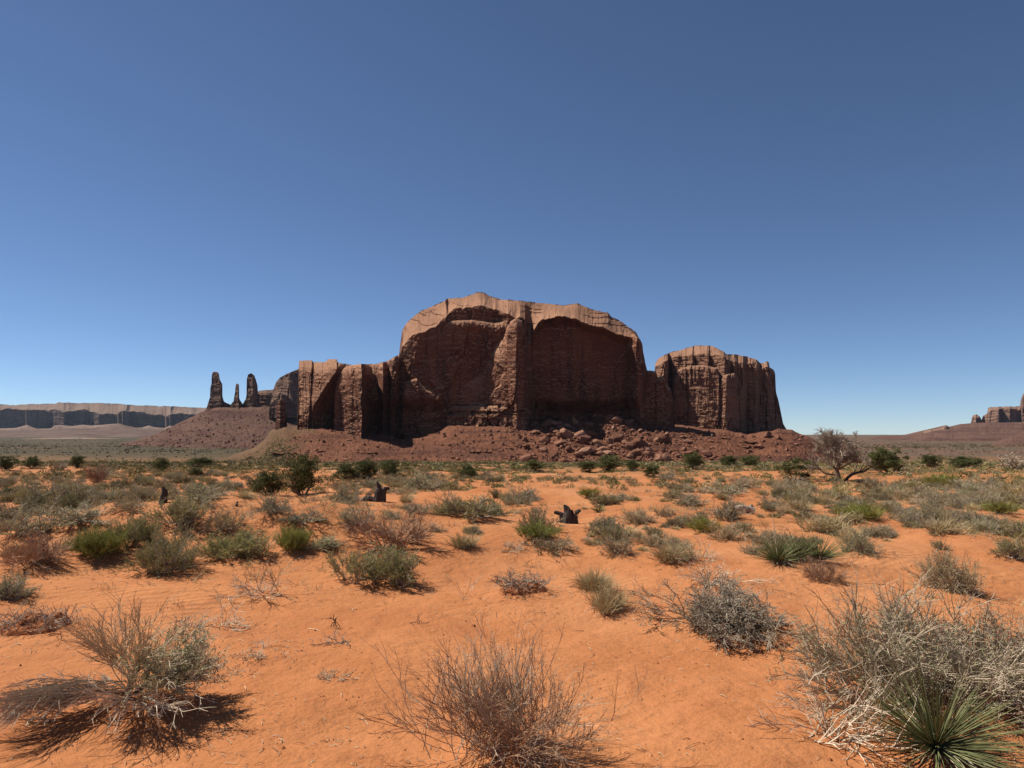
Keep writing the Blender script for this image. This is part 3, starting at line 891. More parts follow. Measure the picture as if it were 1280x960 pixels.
KINDS = {
    # n stems, angles, base radius, wobble, up, children, grandchildren, twig radius, leaves per twig, leaf length, leaf width
    "sage":   dict(n=34, a=(5, 82), b=0.16, wob=0.16, up=0.05, m1=7, m2=6, f1=.5, f2=.5, r=.0065, lf=7, ll=.019, lw=.0075, mats=("bark", "sage"), ang=.55),
    "dome":   dict(n=95, a=(4, 86), b=0.2, wob=0.13, up=0.06, m1=8, m2=7, f1=.45, f2=.5, r=.0042, lf=6, ll=.013, lw=.0055, mats=("bark", "grey"), ang=.6),
    "olive":  dict(n=40, a=(4, 72), b=0.16, wob=0.10, up=0.10, m1=8, m2=5, f1=.55, f2=.5, r=.006, lf=6, ll=.03, lw=.0065, mats=("bark", "olive"), ang=.4),
    "green":  dict(n=70, a=(2, 62), b=0.2, wob=0.05, up=0.06, m1=8, m2=4, f1=.6, f2=.55, r=.005, lf=4, ll=.06, lw=.006, mats=("green", "green"), ang=.22),
    "brown":  dict(n=40, a=(5, 80), b=0.15, wob=0.16, up=0.04, m1=8, m2=8, f1=.5, f2=.5, r=.0055, lf=2, ll=.018, lw=.007, mats=("brown", "sage"), ang=.5),
    "red":    dict(n=38, a=(4, 76), b=0.13, wob=0.12, up=0.06, m1=8, m2=7, f1=.55, f2=.5, r=.006, lf=0, ll=0, lw=0, mats=("red", None), ang=.42),
    "dead":   dict(n=22, a=(10, 86), b=0.12, wob=0.18, up=0.0, m1=6, m2=5, f1=.5, f2=.5, r=.0075, lf=0, ll=0, lw=0, mats=("dead", None), ang=.6),
    "straw":  dict(n=260, a=(2, 62), b=0.2, wob=0.12, up=-0.06, m1=2, m2=0, f1=.6, f2=0, r=.006, lf=0, ll=0, lw=0, mats=("straw", None), ang=.25),
    "golden": dict(n=110, a=(2, 80), b=0.2, wob=0.08, up=0.03, m1=7, m2=0, f1=.5, f2=0, r=.006, lf=4, ll=.05, lw=.012, mats=("straw", "olive"), ang=.3),
}
M_GREYLEAF = plant_material("grey_leaves", (0.27, 0.235, 0.155), (0.46, 0.4, 0.275), 0.1, 0.1)
MATS = dict(bark=M_GREYBARK, grey=M_GREYLEAF, sage=M_SAGE, olive=M_OLIVE, green=M_GREEN, brown=M_BROWN, red=M_RED, dead=M_DEAD, straw=M_STRAW)

def shrub_geo(kind, seed, density=1.0, thin=1.0):
    k = KINDS[kind]
    rng = np.random.default_rng(seed)
    n = max(8, int(k["n"] * density))
    # several crowns, so that the outline is uneven
    nc = rng.integers(3, 6)
    cc = np.stack([rng.uniform(-.3, .3, nc), rng.uniform(-.3, .3, nc), 0 * np.zeros(nc)], -1)
    cs = rng.uniform(0.6, 1.0, nc)
    which = rng.integers(0, nc, n)
    st = cc[which] * 0.8 + np.stack([rng.normal(size=n) * k["b"] * .5, rng.normal(size=n) * k["b"] * .5, np.full(n, -0.03)], -1)
    d = dirs(rng, n, *k["a"])
    L = 0.5 * cs[which] * rng.uniform(0.7, 1.1, n) * (0.75 + 0.35 * d[:, 2])
    P0 = grow(rng, st, d, L, 6, k["wob"], k["up"])
    r = k["r"] * thin
    parts = [tubes(P0, np.full(n, r * 1.7), np.full(n, r * .7))]
    P1, L1 = sprout(rng, P0, L, k["m1"], .25, 1.0, k["ang"], k["f1"], 4, k["wob"], k["up"])
    parts.append(tubes(P1, np.full(len(P1), r * .85), np.full(len(P1), r * .4)))
    last = P1
    if k["m2"]:
        P2, L2 = sprout(rng, P1, L1, k["m2"], .25, 1.0, k["ang"], k["f2"], 3, k["wob"], k["up"])
        parts.append(tubes(P2, np.full(len(P2), r * .55), np.full(len(P2), r * .28)))
        last = P2
    V, F = join(parts)
    lo, hi = np.percentile(V[:, :2], 1.0, axis=0), np.percentile(V[:, :2], 99.0, axis=0)
    top = np.percentile(V[:, 2], 99.3)
    sc = np.array([1 / (hi[0] - lo[0]), 1 / (hi[1] - lo[1]), 1 / top])
    off = np.array([(lo[0] + hi[0]) / 2, (lo[1] + hi[1]) / 2, 0])
    LV = LF = None
    if k["lf"]:
        m = k["lf"]
        t = rng.uniform(0.15, 1, (len(last), m)) * (last.shape[1] - 1)
        i = np.minimum(t.astype(int), last.shape[1] - 2)
        f = (t - i)[..., None]
        rr = np.arange(len(last))[:, None]
        C = last[rr, i] * (1 - f) + last[rr, i + 1] * f
        dd = unit(last[rr, i + 1] - last[rr, i])
        LV, LF = leaves(rng, C.reshape(-1, 3), dd.reshape(-1, 3), k["ll"], k["lw"], .55)
        LV = (LV - off) * sc
    V = (V - off) * sc
    return V, F, LV, LF, k

PROTO = {}
def proto(kind, var, dens=1.0, thin=1.0):
    key = (kind, var, dens, thin)
    if key not in PROTO:
        V, F, LV, LF, k = shrub_geo(kind, 1000 + 37 * var + sum(map(ord, kind)), dens, thin)
        stems = make_mesh("stems", V, F, [MATS[k["mats"][0]]])
        if LV is None:
            PROTO[key] = (stems, None, stems)
        else:
            lm = MATS[k["mats"][1]]
            fol = make_mesh("foliage", LV, LF, [lm])
            Va, Fa = join([(V, F), (LV, LF)])
            mi = np.concatenate([np.zeros(len(F)), np.ones(len(LF))])
            PROTO[key] = (stems, fol, make_mesh("bush", Va, Fa, [MATS[k["mats"][0]], lm], mi))
    return PROTO[key]

NAMES = {"dome": ("sage_bush", "sagebrush", "grey green sagebrush on the sand"), "sage": ("sage_bush", "sagebrush", "grey green sagebrush on the sand"), "olive": ("olive_bush", "bush", "olive green bushes"),
         "green": ("broom_bush", "bush", "bright green broom bushes"), "brown": ("twiggy_bush", "bush", "brown twiggy bushes"),
         "red": ("reddish_bush", "bush", "reddish leafless bushes"), "dead": ("dead_bush", "dead bush", "dead bleached bushes"),
         "straw": ("grass_tuft", "grass tuft", "dry grass tufts"), "golden": ("golden_bush", "bush", "golden rounded bushes")}

class Placed: pass
def plan_shrub(kind, px, py, wpx, hpx, label, mound=True):
    p = hit(px, py)
    back = 0.3 * wpx * p[1] / FPX            # the row given is that of the near side of the plant
    k = (p[1] + back) / p[1]
    p = np.array([p[0] * k, p[1] * k, 0.0])
    p[2] = float(ground_z(p[:1], p[1:2], False)[0])
    mpp = p[1] / FPX
    rise = hpx * mpp - back * CAM_Z / p[1]
    q = Placed()
    q.kind, q.p, q.w, q.h, q.label = kind, p, wpx * mpp * .9, .8 * max(rise, 0.6 * hpx * mpp), label
    if mound and p[1] < 60:
        MOUNDS.append((p[0], p[1] + q.w * .15, q.w * .55, q.w * .5, min(0.05 * q.w, 0.07)))
    return q

# kind, pixel column, pixel row of its foot, width, height (photograph pixels), label
SHRUBS = [
    ("dome", 890, 806, 182, 78, "dense grey sagebrush dome standing alone on bare sand in front of paler bushes"),
    ("olive", 205, 722, 84, 66, "dark based olive bush at the brink of the sand rise, black shade beneath it"),
    ("olive", 467, 735, 108, 54, "low olive bush with bleached stems, in front of the reddish leafless bush"),
    ("red", 492, 694, 112, 56, "wide reddish leafless bush just behind the low olive one"),
    ("green", 122, 705, 62, 42, "yellow green bush left of the dark based bush on the sand rise"),
    ("red", 40, 716, 82, 52, "purplish brown bush at the left edge, behind the crusted soil clod"),
    ("sage", 14, 752, 62, 34, "small grey bush cut by the left edge of the view beside the soil clod"),
    ("olive", 300, 702, 84, 40, "flat olive bush right of the dark based bush"),
    ("green", 367, 694, 42, 36, "small bright olive bush with grey dead stems around its foot"),
    ("sage", 402, 692, 56, 20, "low silvery bush between the bright olive bush and the reddish one"),
    ("olive", 228, 666, 84, 40, "broad olive bush behind the dark based bush, left of the brown one"),
    ("brown", 286, 673, 54, 38, "rounded brown bush right of the broad olive bush"),
    ("olive", 165, 690, 60, 44, "brownish olive bush between the yellow green and dark based bushes"),
    ("sage", 96, 668, 92, 34, "spreading grey green bush beyond the yellow green bush on the left"),
    ("sage", 32, 676, 78, 42, "grey bush at the left edge, beyond the purplish brown one"),
    ("brown", 160, 645, 50, 22, "low straw grey bush alone on sand beyond the broad olive bush"),
    ("sage", 250, 634, 70, 26, "dark grey green clump behind the broad olive bush"),
    ("sage", 440, 664, 56, 34, "round grey bush with a green crest behind the reddish leafless bush"),
    ("sage", 380, 662, 64, 22, "low grey bush left of the round one with a green crest"),
    ("sage", 340, 648, 46, 24, "brownish grey bush below the dark juniper pair"),
    ("olive", 592, 653, 92, 34, "wide dark grey green bush on open sand in the middle of the view"),
    ("sage", 516, 643, 48, 17, "low dark mound of sagebrush left of the wide dark bush"),
    ("sage", 650, 632, 48, 28, "feathery pale grey bush behind the wide dark bush"),
    ("green", 672, 682, 56, 26, "green bush growing out of dry brown stems left of the charred stump"),
    ("brown", 672, 668, 56, 34, "dry brown bush immediately left of the two pronged charred stump"),
    ("green", 737, 625, 30, 14, "small dark green bush on a bare sand rise beyond the charred stump"),
    ("green", 882, 668, 40, 23, "bright green tuft of broom, greenest bush on the open sand"),
    ("sage", 908, 652, 42, 30, "grey green bush immediately behind the bright green broom"),
    ("brown", 796, 655, 44, 22, "purplish twiggy bush on bare sand left of the bright green broom"),
    ("brown", 770, 697, 52, 36, "grey brown bush in the middle of the scatter right of the charred stump"),
    ("brown", 792, 657, 40, 18, "reddish twiggy low bush beyond the grey brown one"),
    ("straw", 840, 708, 64, 32, "straw coloured grass clump merging into the greyish twigs on its right"),
    ("dead", 872, 704, 60, 32, "grey twiggy clump between the straw clump and the yucca cluster"),
    ("dead", 905, 742, 110, 48, "wide bleached bush directly behind the dense grey sagebrush dome"),
    ("sage", 940, 695, 30, 20, "small dark grey bush left of the yucca cluster"),
    ("red", 1030, 732, 56, 34, "brown bush at the right foot of the yucca cluster"),
    ("sage", 1075, 697, 48, 36, "pale grey bush right of the yucca cluster"),
    ("straw", 1065, 682, 36, 26, "pale straw tuft above the pale grey bush right of the yucca"),
    ("green", 1073, 651, 62, 26, "bright green rounded bush with a golden one before it"),
    ("golden", 1067, 656, 30, 15, "small golden dome in front of the bright green rounded bush"),
    ("brown", 1188, 742, 72, 62, "tall brown bush with bleached lower stems near the right edge"),
    ("straw", 1180, 672, 56, 28, "yellowish grass and grey bush clump beyond the tall brown bush"),
    ("olive", 1264, 702, 56, 30, "grey green bush cut by the right edge of the view"),
    ("green", 1252, 645, 42, 21, "pale lime green bush near the right edge"),
    ("green", 1178, 610, 40, 20, "yellowish green bush in the scrub below the low green juniper"),
    ("sage", 1164, 640, 36, 18, "blue grey bush between the bright green bush and the pale lime one"),
    ("sage", 1090, 613, 34, 22, "blue grey bush in front of the round juniper"),
    ("sage", 1212, 618, 56, 20, "grey green scrub left of the right edge, beyond the lime bush"),
    ("straw", 762, 772, 56, 40, "dry yellow grass clump left of the dense sagebrush dome"),
    ("straw", 745, 742, 62, 34, "pale tangled grass up the slope behind the dry yellow clump"),
    ("brown", 690, 695, 66, 26, "brownish grass and twig clump in front of the green bush by the stump"),
    ("straw", 580, 688, 46, 24, "tan grass clump right of the reddish leafless bush"),
    ("dead", 640, 692, 30, 16, "little bleached bush beyond the crusted soil hummock"),
    ("dead", 268, 790, 92, 44, "flattened grey brown dead bush on bare sand at the left"),
    ("brown", 90, 690, 46, 20, "small brown bush before the yellow green bush"),
    ("dead", 404, 850, 34, 24, "tiny dead tuft on open sand left of the large bare shrub"),
    ("dead", 322, 826, 62, 20, "scrap of pale dead stems on the sand right of the leaning shrub"),
    ("sage", 862, 634, 46, 16, "silver grey low clump beyond the bright green broom"),
    ("sage", 1010, 617, 40, 18, "dark green grey scrub clump before the gnarled juniper"),
    ("brown", 828, 646, 30, 14, "little brown bush left of the silver grey clump"),
    ("straw", 1000, 640, 40, 16, "dry pale grass beyond the yucca cluster"),
    ("golden", 1045, 622, 40, 14, "golden scrub clump before the dead tree"),
    ("sage", 905, 622, 60, 20, "grey green patch of sagebrush beyond the weathered log"),
    ("brown", 930, 612, 44, 24, "brownish grey bush behind the weathered log"),
    ("red", 120, 604, 26, 30, "tall bare thin brown bush standing above the scrub on the left"),
]
placed = [plan_shrub(*s) for s in SHRUBS]
hero_at = {}
for nm, px, py, wpx in (("leaning", 160, 893, 110), ("bare", 634, 958, 110), ("grey", 1180, 905, 190), ("yucca", 1172, 962, 90), ("clod", 40, 790, 90), ("hummock", 652, 744, 60), ("yuccas", 1000, 712, 90)):
    p = hit(px, py)
    hero_at[nm] = p
    ww = wpx * p[1] / FPX
    MOUNDS.append((p[0], p[1] + 0.1, ww * .6, ww * .6, 0.1 if nm != "clod" else .05))

# the ground sheet, fine ahead of the camera and coarse behind, out past the horizon hills
az = np.concatenate([np.linspace(-48, 48, 760), np.linspace(48, 312, 60)[1:-1]])
az = np.radians(az)
rad = np.concatenate([[0.02], np.exp(np.linspace(math.log(0.7), math.log(60), 470)), np.exp(np.linspace(math.log(60), math.log(11500), 230))[1:]])
GX, GY = rad[:, None] * np.sin(az)[None], rad[:, None] * np.cos(az)[None]
GZ = ground_z(GX, GY)
structure(link("ground", make_mesh("ground", np.stack([GX, GY, GZ], -1), grid_faces(len(rad), len(az), True), [M_GROUND], smooth_shade=True)))

def zg(x, y):
    return float(ground_z(np.array([x]), np.array([y]))[0])

seen_var = {}
def put_shrub(q, nvar=3, parts=True):
    v = seen_var.get(q.kind, 0)
    seen_var[q.kind] = v + 1
    near = q.p[1] < 9
    stems, fol, whole = proto(q.kind, (v % nvar) + (10 if near else 0), 1.9 if near and q.kind not in ("dead", "dome") else 1.0, 0.62 if near and q.kind != "dome" else 1.0)
    nm, cat, grp = NAMES[q.kind]
    loc = (q.p[0], q.p[1], zg(q.p[0], q.p[1]) - 0.01)
    sc = (q.w, q.w, q.h)
    rot = random.Random(v * 7 + len(nm)).uniform(0, 6.28)
    if parts and fol is not None:
        o = link(nm, None, None, loc)
        link("stems", stems, o); link("foliage", fol, o)
    else:
        o = link(nm, whole, None, loc)
    o.scale = sc
    o.rotation_euler = (0, 0, rot)
    tag(o, q.label, cat, grp)
    return o
for q in placed:
    put_shrub(q)

def place(nm):
    p = hero_at[nm]
    return p, p[1] / FPX, (p[0], p[1], zg(p[0], p[1]))

def toward(rng, n, azc, azw, p0, p1):
    """directions round an azimuth (degrees from +x), polar angle p0..p1"""
    a = np.radians(rng.normal(azc, azw, n)); t = np.radians(rng.uniform(p0, p1, n))
    return np.stack([np.cos(a) * np.sin(t), np.sin(a) * np.sin(t), np.cos(t)], -1)

def floor_clamp(V, z=0.004):
    V = V.copy(); V[:, 2] = np.maximum(V[:, 2], z + 0.0 * V[:, 2]); return V

def bundle(rng, st, d, L, K, wob, up, levels, r, taper=0.6):
    """a stem system: returns tubes and the last level of twigs"""
    P = grow(rng, st, d, L, K, wob, up)
    parts = [tubes(P, np.full(len(P), r), np.full(len(P), r * taper * .6))]
    for (m, t0, ang, frac, KK) in levels:
        P, L = sprout(rng, P, L, m, t0, 1.0, ang, frac, KK, wob, up)
        r *= taper
        parts.append(tubes(P, np.full(len(P), r), np.full(len(P), r * .5)))
    return join(parts), P

# --- the shrub with a bare leaning stem at the lower left
rng = np.random.default_rng(301)
_, mp_, loc = place("leaning")
root = tag(link("leaning_bush", None, None, loc), "half dead shrub with a dark leaning stem, upright bare twigs and fallen grey boughs", "bush")
root.scale = (.9, .9, .84)
trunk = np.array([[[0, 0, -.05], [.0, 0, .06], [.02, .0, .13], [.05, .02, .2], [.06, .02, .26], [.04, .02, .34]],
                  [[.03, 0, .02], [.09, -.02, .07], [.16, -.03, .1], [.22, -.04, .13], [.29, -.03, .17], [.34, -.02, .22]],
                  [[-.02, 0, .02], [-.09, -.03, .05], [-.16, -.05, .06], [-.26, -.04, .07], [-.36, -.06, .04], [-.44, -.1, .015]]])
trunk += rng.normal(size=trunk.shape) * .006
link("trunk", make_mesh("trunk", *tubes(trunk, np.array([.024, .015, .015]), np.array([.009, .006, .006]), 6), [M_BARK]), root)
n = 16
(V, F), _t = bundle(rng, np.tile([.02, 0, .14], (n, 1)) + rng.normal(size=(n, 3)) * [.015, .02, .05], dirs(rng, n, 4, 52), rng.uniform(.32, .52, n), 6, .09, .05,
                    [(9, .2, .38, .5, 4), (5, .2, .4, .5, 3)], .0052)
link("stems", make_mesh("stems", V, F, [M_BROWN]), root)
n = 46
st = np.stack([rng.uniform(.02, .32, n), rng.uniform(-.12, .2, n), rng.uniform(.03, .14, n)], -1)
(V, F), tw = bundle(rng, st, toward(rng, n, 10, 60, 15, 75), rng.uniform(.14, .34, n), 5, .14, .05, [(9, .1, .5, .5, 4), (6, .2, .5, .5, 3)], .0038)
link("twigs", make_mesh("twigs", floor_clamp(V), F, [M_DEAD]), root)
lv = leaves(rng, tw.reshape(-1, 3), np.repeat(tw[:, -1] - tw[:, 0], 3, 0), .022, .006)
link("foliage", make_mesh("foliage", floor_clamp(lv[0]), lv[1], [M_SAGE]), root)
n = 50
st = np.stack([rng.uniform(-.36, .0, n), rng.uniform(-.2, .08, n), rng.uniform(.03, .13, n)], -1)
(V, F), _t = bundle(rng, st, toward(rng, n, 200, 26, 70, 97), rng.uniform(.25, .5, n), 7, .14, -.12, [(8, .1, .25, .5, 4), (4, .2, .3, .5, 3)], .0048)
link("fallen_branches", make_mesh("fallen_branches", floor_clamp(V), F, [M_GREYBARK]), root)
n = 26
st = np.stack([rng.uniform(.0, .3, n), rng.uniform(-.25, 0, n), rng.uniform(.02, .09, n)], -1)
(V, F), _t = bundle(rng, st, toward(rng, n, 290, 45, 65, 95), rng.uniform(.15, .33, n), 5, .16, -.06, [(6, .1, .45, .5, 4), (3, .2, .4, .5, 3)], .0042)
link("broken_twigs", make_mesh("broken_twigs", floor_clamp(V), F, [M_DEAD]), root)

# --- the bare shrub in the middle
rng = np.random.default_rng(302)
_, mp_, loc = place("bare")
root = tag(link("bare_bush", None, None, loc), "wide leafless shrub of fine reddish twigs, foremost on the open sand", "bush")
root.scale = (.92, .92, .84)
n = 54
st = np.stack([rng.normal(0, .12, n), rng.normal(.02, .09, n), np.full(n, -.02)], -1)
(V, F), _t = bundle(rng, st, dirs(rng, n, 6, 76), rng.uniform(.24, .5, n), 8, .13, .03, [(6, .15, .35, .5, 5), (4, .2, .38, .5, 4), (2, .2, .4, .5, 3)], .0032, .68)
link("stems", make_mesh("stems", floor_clamp(V, -.02), F, [M_RED]), root)
n = 64
st = np.stack([rng.normal(-.04, .13, n), rng.normal(.02, .08, n), np.full(n, -.02)], -1)
(V, F), _t = bundle(rng, st, toward(rng, n, 130, 70, 8, 66), rng.uniform(.3, .52, n), 8, .1, .04, [(5, .3, .3, .5, 4), (3, .2, .35, .5, 3)], .003, .68)
link("bleached_stems", make_mesh("bleached_stems", floor_clamp(V, -.02), F, [M_DEAD]), root)

# --- the large pale shrub at the right with a yucca before it
rng = np.random.default_rng(303)
_, mp_, loc = place("grey")
root = tag(link("tangled_bush", None, None, loc), "big tangled pale grey shrub standing behind the spiky yucca", "bush")
root.scale = (.97, .97, .88)
n = 150
st = np.stack([rng.uniform(-.5, .62, n), rng.uniform(-.1, .45, n), np.full(n, -.02)], -1)
d = unit(dirs(rng, n, 4, 62) + np.stack([st[:, 0] * .55, 0 * st[:, 0], 0 * st[:, 0]], -1))
hgt = .5 - .22 * np.abs(st[:, 0] + .02)
(V, F), tw = bundle(rng, st, d, hgt * rng.uniform(.7, 1.3, n), 6, .17, .03, [(8, .2, .55, .48, 4), (6, .2, .6, .5, 4)], .0052, .62)
link("stems", make_mesh("stems", floor_clamp(V, -.02), F, [M_DEAD]), root)
pk = rng.random(len(tw)) < .6
lv = leaves(rng, tw[pk].reshape(-1, 3), np.repeat(tw[pk][:, -1] - tw[pk][:, 0], 4, 0), .02, .006)
link("foliage", make_mesh("foliage", floor_clamp(lv[0]), lv[1], [M_SAGE]), root)
n = 12
st = np.stack([rng.uniform(-.4, 0.05, n), rng.uniform(.0, .4, n), np.full(n, .1)], -1)
(V, F), _t = bundle(rng, st, toward(rng, n, 120, 60, 10, 45), rng.uniform(.4, .62, n), 7, .12, .05, [(6, .3, .4, .4, 4), (4, .2, .5, .4, 3)], .006, .6)
link("tall_twigs", make_mesh("tall_twigs", V, F, [M_BROWN]), root)

def yucca(name, seed, loc, radius, n_green, n_dry, r0, label, cat="yucca", group=None, flat=92):
    rng = np.random.default_rng(seed)
    root = tag(link(name, None, None, loc), label, cat, group)
    d = dirs(rng, n_green, 2, flat)
    P = grow(rng, np.tile([0, 0, .03 * radius], (n_green, 1)) + d * .04 * radius, d, radius * rng.uniform(.75, 1.08, n_green), 7, .032, -.014)
    V, F = tubes(P, np.full(n_green, r0), np.full(n_green, r0 * .18), 3)
    link("leaves", make_mesh("leaves", floor_clamp(V, 0.0), F, [M_YUCCA]), root)
    d = dirs(rng, n_dry, 70, 110)
    P = grow(rng, np.tile([0, 0, .06 * radius], (n_dry, 1)), d, radius * rng.uniform(.4, .9, n_dry), 7, .1, -.08)
    V, F = tubes(P, np.full(n_dry, r0 * .9), np.full(n_dry, r0 * .2), 3)
    link("dry_leaves", make_mesh("dry_leaves", floor_clamp(V, 0.0), F, [M_YUCCA_DRY]), root)
    return root
_, mp_, loc = place("yucca")
yucca("yucca_plant", 31, loc, .43, 290, 120, .0044, "spiky dark green yucca rosette in front of the tangled pale shrub")
p, mp_, loc = place("yuccas")
r_ = yucca("yucca_plant", 32, (p[0] - 26 * mp_, p[1], zg(p[0] - 26 * mp_, p[1])), .34, 240, 60, .0042, "left yucca of the middle cluster, a bare pale stalk rising from it", "yucca", "yuccas in the middle cluster", 80)
st = grow(np.random.default_rng(4), np.array([[0, 0, 0.0]]), np.array([[-.12, 0, 1.0]]), np.array([.55]), 8, .03, .02)
link("flower_stalk", make_mesh("flower_stalk", *tubes(st, np.array([.008]), np.array([.003]), 5), [M_YUCCA_DRY]), r_)
yucca("yucca_plant", 33, (p[0] + 2 * mp_, p[1] + .1, zg(p[0] + 2 * mp_, p[1] + .1)), .34, 150, 220, .0042, "middle yucca of the cluster, mostly bleached dry leaves", "yucca", "yuccas in the middle cluster", 75)
yucca("yucca_plant", 34, (p[0] + 30 * mp_, p[1] + .15, zg(p[0] + 30 * mp_, p[1] + .15)), .34, 240, 50, .0042, "right yucca of the middle cluster, green and full", "yucca", "yuccas in the middle cluster", 80)
q = hit(748, 641)
yucca("yucca_plant", 35, (q[0], q[1], zg(q[0], q[1])), .3, 60, 10, .012, "small lone yucca on bare sand beyond the charred stump", "yucca", None, 70)

# --- trees
def tree_at(px, py):
    p = hit(px, py)
    return p, p[1] / FPX, (p[0], p[1], zg(p[0], p[1]) - .03)

rng = np.random.default_rng(310)
p, mp_, loc = tree_at(1047, 602)
Hh = 62 * mp_
root = tag(link("dead_tree", None, None, loc), "grey leafless tree with a forked trunk and a fine twiggy crown", "tree")
tr = np.array([[0, 0, -.1], [.01, 0, .12], [-.01, .02, .25], [.02, 0, .36], [.0, 0, .5], [.02, 0, .62]]) * Hh
fallen = np.array([[.14, 0, -.02], [.2, 0, .08], [.3, 0, .15], [.42, -.02, .19], [.52, -.02, .2], [.62, 0, .26]]) * Hh
n = 13
limb_t = rng.uniform(.2, .95, n)
ls = np.stack([np.interp(limb_t * .62 * Hh, tr[:, 2], tr[:, 0]), np.zeros(n), limb_t * .62 * Hh], -1)
az_ = np.arange(n) * 2.4 + rng.normal(size=n) * .3
th = np.radians(np.interp(limb_t, [0, 1], [80, 25]) + rng.normal(size=n) * 8)
ld = np.stack([np.cos(az_) * np.sin(th), np.sin(az_) * np.sin(th), np.cos(th)], -1)
limbs = grow(rng, ls, ld, Hh * np.interp(limb_t, [0, 1], [.62, .42]) * rng.uniform(.85, 1.15, n), 6, .2, .12)
V, F = join([tubes(tr[None], np.array([.085 * Hh * .75]), np.array([.02 * Hh]), 8), tubes(limbs, np.full(n, .021 * Hh), np.full(n, .008 * Hh), 6)])
link("trunk", make_mesh("trunk", V, F, [M_BARK]), root)
n2 = 7
fb = grow(rng, fallen[[1, 2, 3, 3, 4, 4, 5]], toward(rng, n2, 20, 70, 20, 80), Hh * rng.uniform(.15, .3, n2), 5, .25, .03)
V, F = join([tubes(fallen[None], np.array([.035 * Hh]), np.array([.015 * Hh]), 7), tubes(fb, np.full(n2, .012 * Hh), np.full(n2, .005 * Hh), 5)])
link("fallen_limb", make_mesh("fallen_limb", V, F, [M_CHAR]), root)
L0 = np.full(n, Hh * .42)
B1, L1 = sprout(rng, limbs, L0, 9, .25, 1.0, .6, .55, 5, .22, .05)
B2, L2 = sprout(rng, B1, L1, 8, .2, 1.0, .65, .5, 4, .22, .02)
B3, L3 = sprout(rng, B2, L2, 7, .2, 1.0, .6, .6, 3, .2, 0)
V, F = join([tubes(B1, np.full(len(B1), .0095 * Hh), np.full(len(B1), .0045 * Hh)), tubes(B2, np.full(len(B2), .005 * Hh), np.full(len(B2), .003 * Hh)),
             tubes(B3, np.full(len(B3), .0034 * Hh), np.full(len(B3), .002 * Hh))])
link("branches", make_mesh("branches", V, F, [M_GREYBARK]), root)

def juniper_geo(seed, n_clump=70, per=120, low=.06):
    rng = np.random.default_rng(seed)
    d = unit(rng.normal(size=(n_clump, 3)) + [0, 0, .2])
    rr = rng.uniform(.35, 1.0, n_clump) ** .6
    lump = np.clip(1 + .3 * rng.normal(size=n_clump), .3, 1.45)
    C = d * rr[:, None] * np.array([.42, .42, .42]) * lump[:, None] + [0, 0, .52]
    C[:, 2] = np.clip(C[:, 2], low + .06, .95)
    sz = rng.uniform(.08, .16, n_clump)
    k = np.repeat(np.arange(n_clump), per)
    q = C[k] + unit(rng.normal(size=(len(k), 3))) * (sz[k] * rng.uniform(.2, 1, len(k)) ** .5)[:, None] * [1, 1, .8]
    q[:, 2] = np.maximum(q[:, 2], low)
    V, F = leaves(rng, q, q - C[k] + [0, 0, .02], .034, .019, .8)
    st = np.tile([0, 0, -.02], (9, 1)) + rng.normal(size=(9, 3)) * [.03, .03, 0]
    P = grow(rng, st, dirs(rng, 9, 5, 60), rng.uniform(.4, .6, 9), 6, .15, .1)
    B, _l = sprout(rng, P, np.full(9, .4), 5, .3, 1, .6, .5, 4, .2, .05)
    T = join([tubes(P, np.full(9, .022), np.full(9, .008), 5), tubes(B, np.full(len(B), .007), np.full(len(B), .003))])
    return T, (V, F)
JP = []
for k in range(5):
    T, Cn = juniper_geo(400 + k, 72 if k < 4 else 30, 120, .06 if k < 4 else .2)
    JP.append((make_mesh("trunk", *T, [M_BARK]), make_mesh("crown", *Cn, [M_JUNIPER])))
JUN = [(1107, 592, 52, 32, 0, "round dark green juniper standing right of the dead tree"),
       (1163, 584, 24, 16, 1, "small pointed juniper between the round one and the low wide one"),
       (1208, 585, 46, 14, 2, "low wide green juniper on the rim of sand at the right"),
       (994, 602, 50, 30, 4, "thin gnarled juniper with trunk showing, left of the dead tree"),
       (866, 586, 28, 20, 1, "upright juniper at the foot of the slope below the gap between buttes"),
       (911, 584, 24, 14, 2, "left one of two low junipers below the flat topped butte"),
       (938, 584, 26, 14, 3, "right one of two low junipers below the flat topped butte"),
       (377, 619, 46, 48, 3, "tall dark juniper, right one of the pair left of the charred snag"),
       (335, 620, 46, 32, 0, "broad dark juniper, shorter left one of the pair"),
       (434, 600, 36, 20, 2, "dark juniper right of the tall pair, at the foot of the bare slope"),
       (458, 600, 30, 26, 1, "olive juniper touching the dark one right of the tall pair"),
       (487, 596, 26, 20, 3, "lone juniper with a rounded top below the left cliff"),
       (584, 597, 24, 16, 0, "lone juniper below the middle of the domed butte wall"),
       (667, 588, 28, 13, 2, "low dark juniper at the foot of the left end of the boulder field"),
       (735, 590, 24, 14, 1, "left juniper in the row along the foot of the boulder field"),
       (762, 590, 36, 20, 3, "largest juniper in the row along the foot of the boulder field"),
       (790, 589, 20, 14, 0, "right juniper in the row along the foot of the boulder field"),
       (815, 597, 24, 16, 1, "olive juniper standing forward of the row below the boulder field"),
       (8, 588, 24, 17, 3, "dark juniper cut by the left edge of the view"),
       (40, 586, 20, 15, 0, "dark juniper left of the bare sand patch on the plain"),
       (97, 585, 18, 16, 1, "dark juniper right of the bare sand patch on the plain"),
       (201, 589, 22, 16, 3, "dark rounded juniper on the plain left of the low red slope"),
       (250, 585, 38, 13, 2, "spreading juniper on the plain at the foot of the low red slope"),
       (245, 597, 20, 12, 0, "olive juniper in front of the spreading one on the plain"),
       (12, 619, 22, 8, 2, "low vivid green juniper patch in scrub near the left edge")]
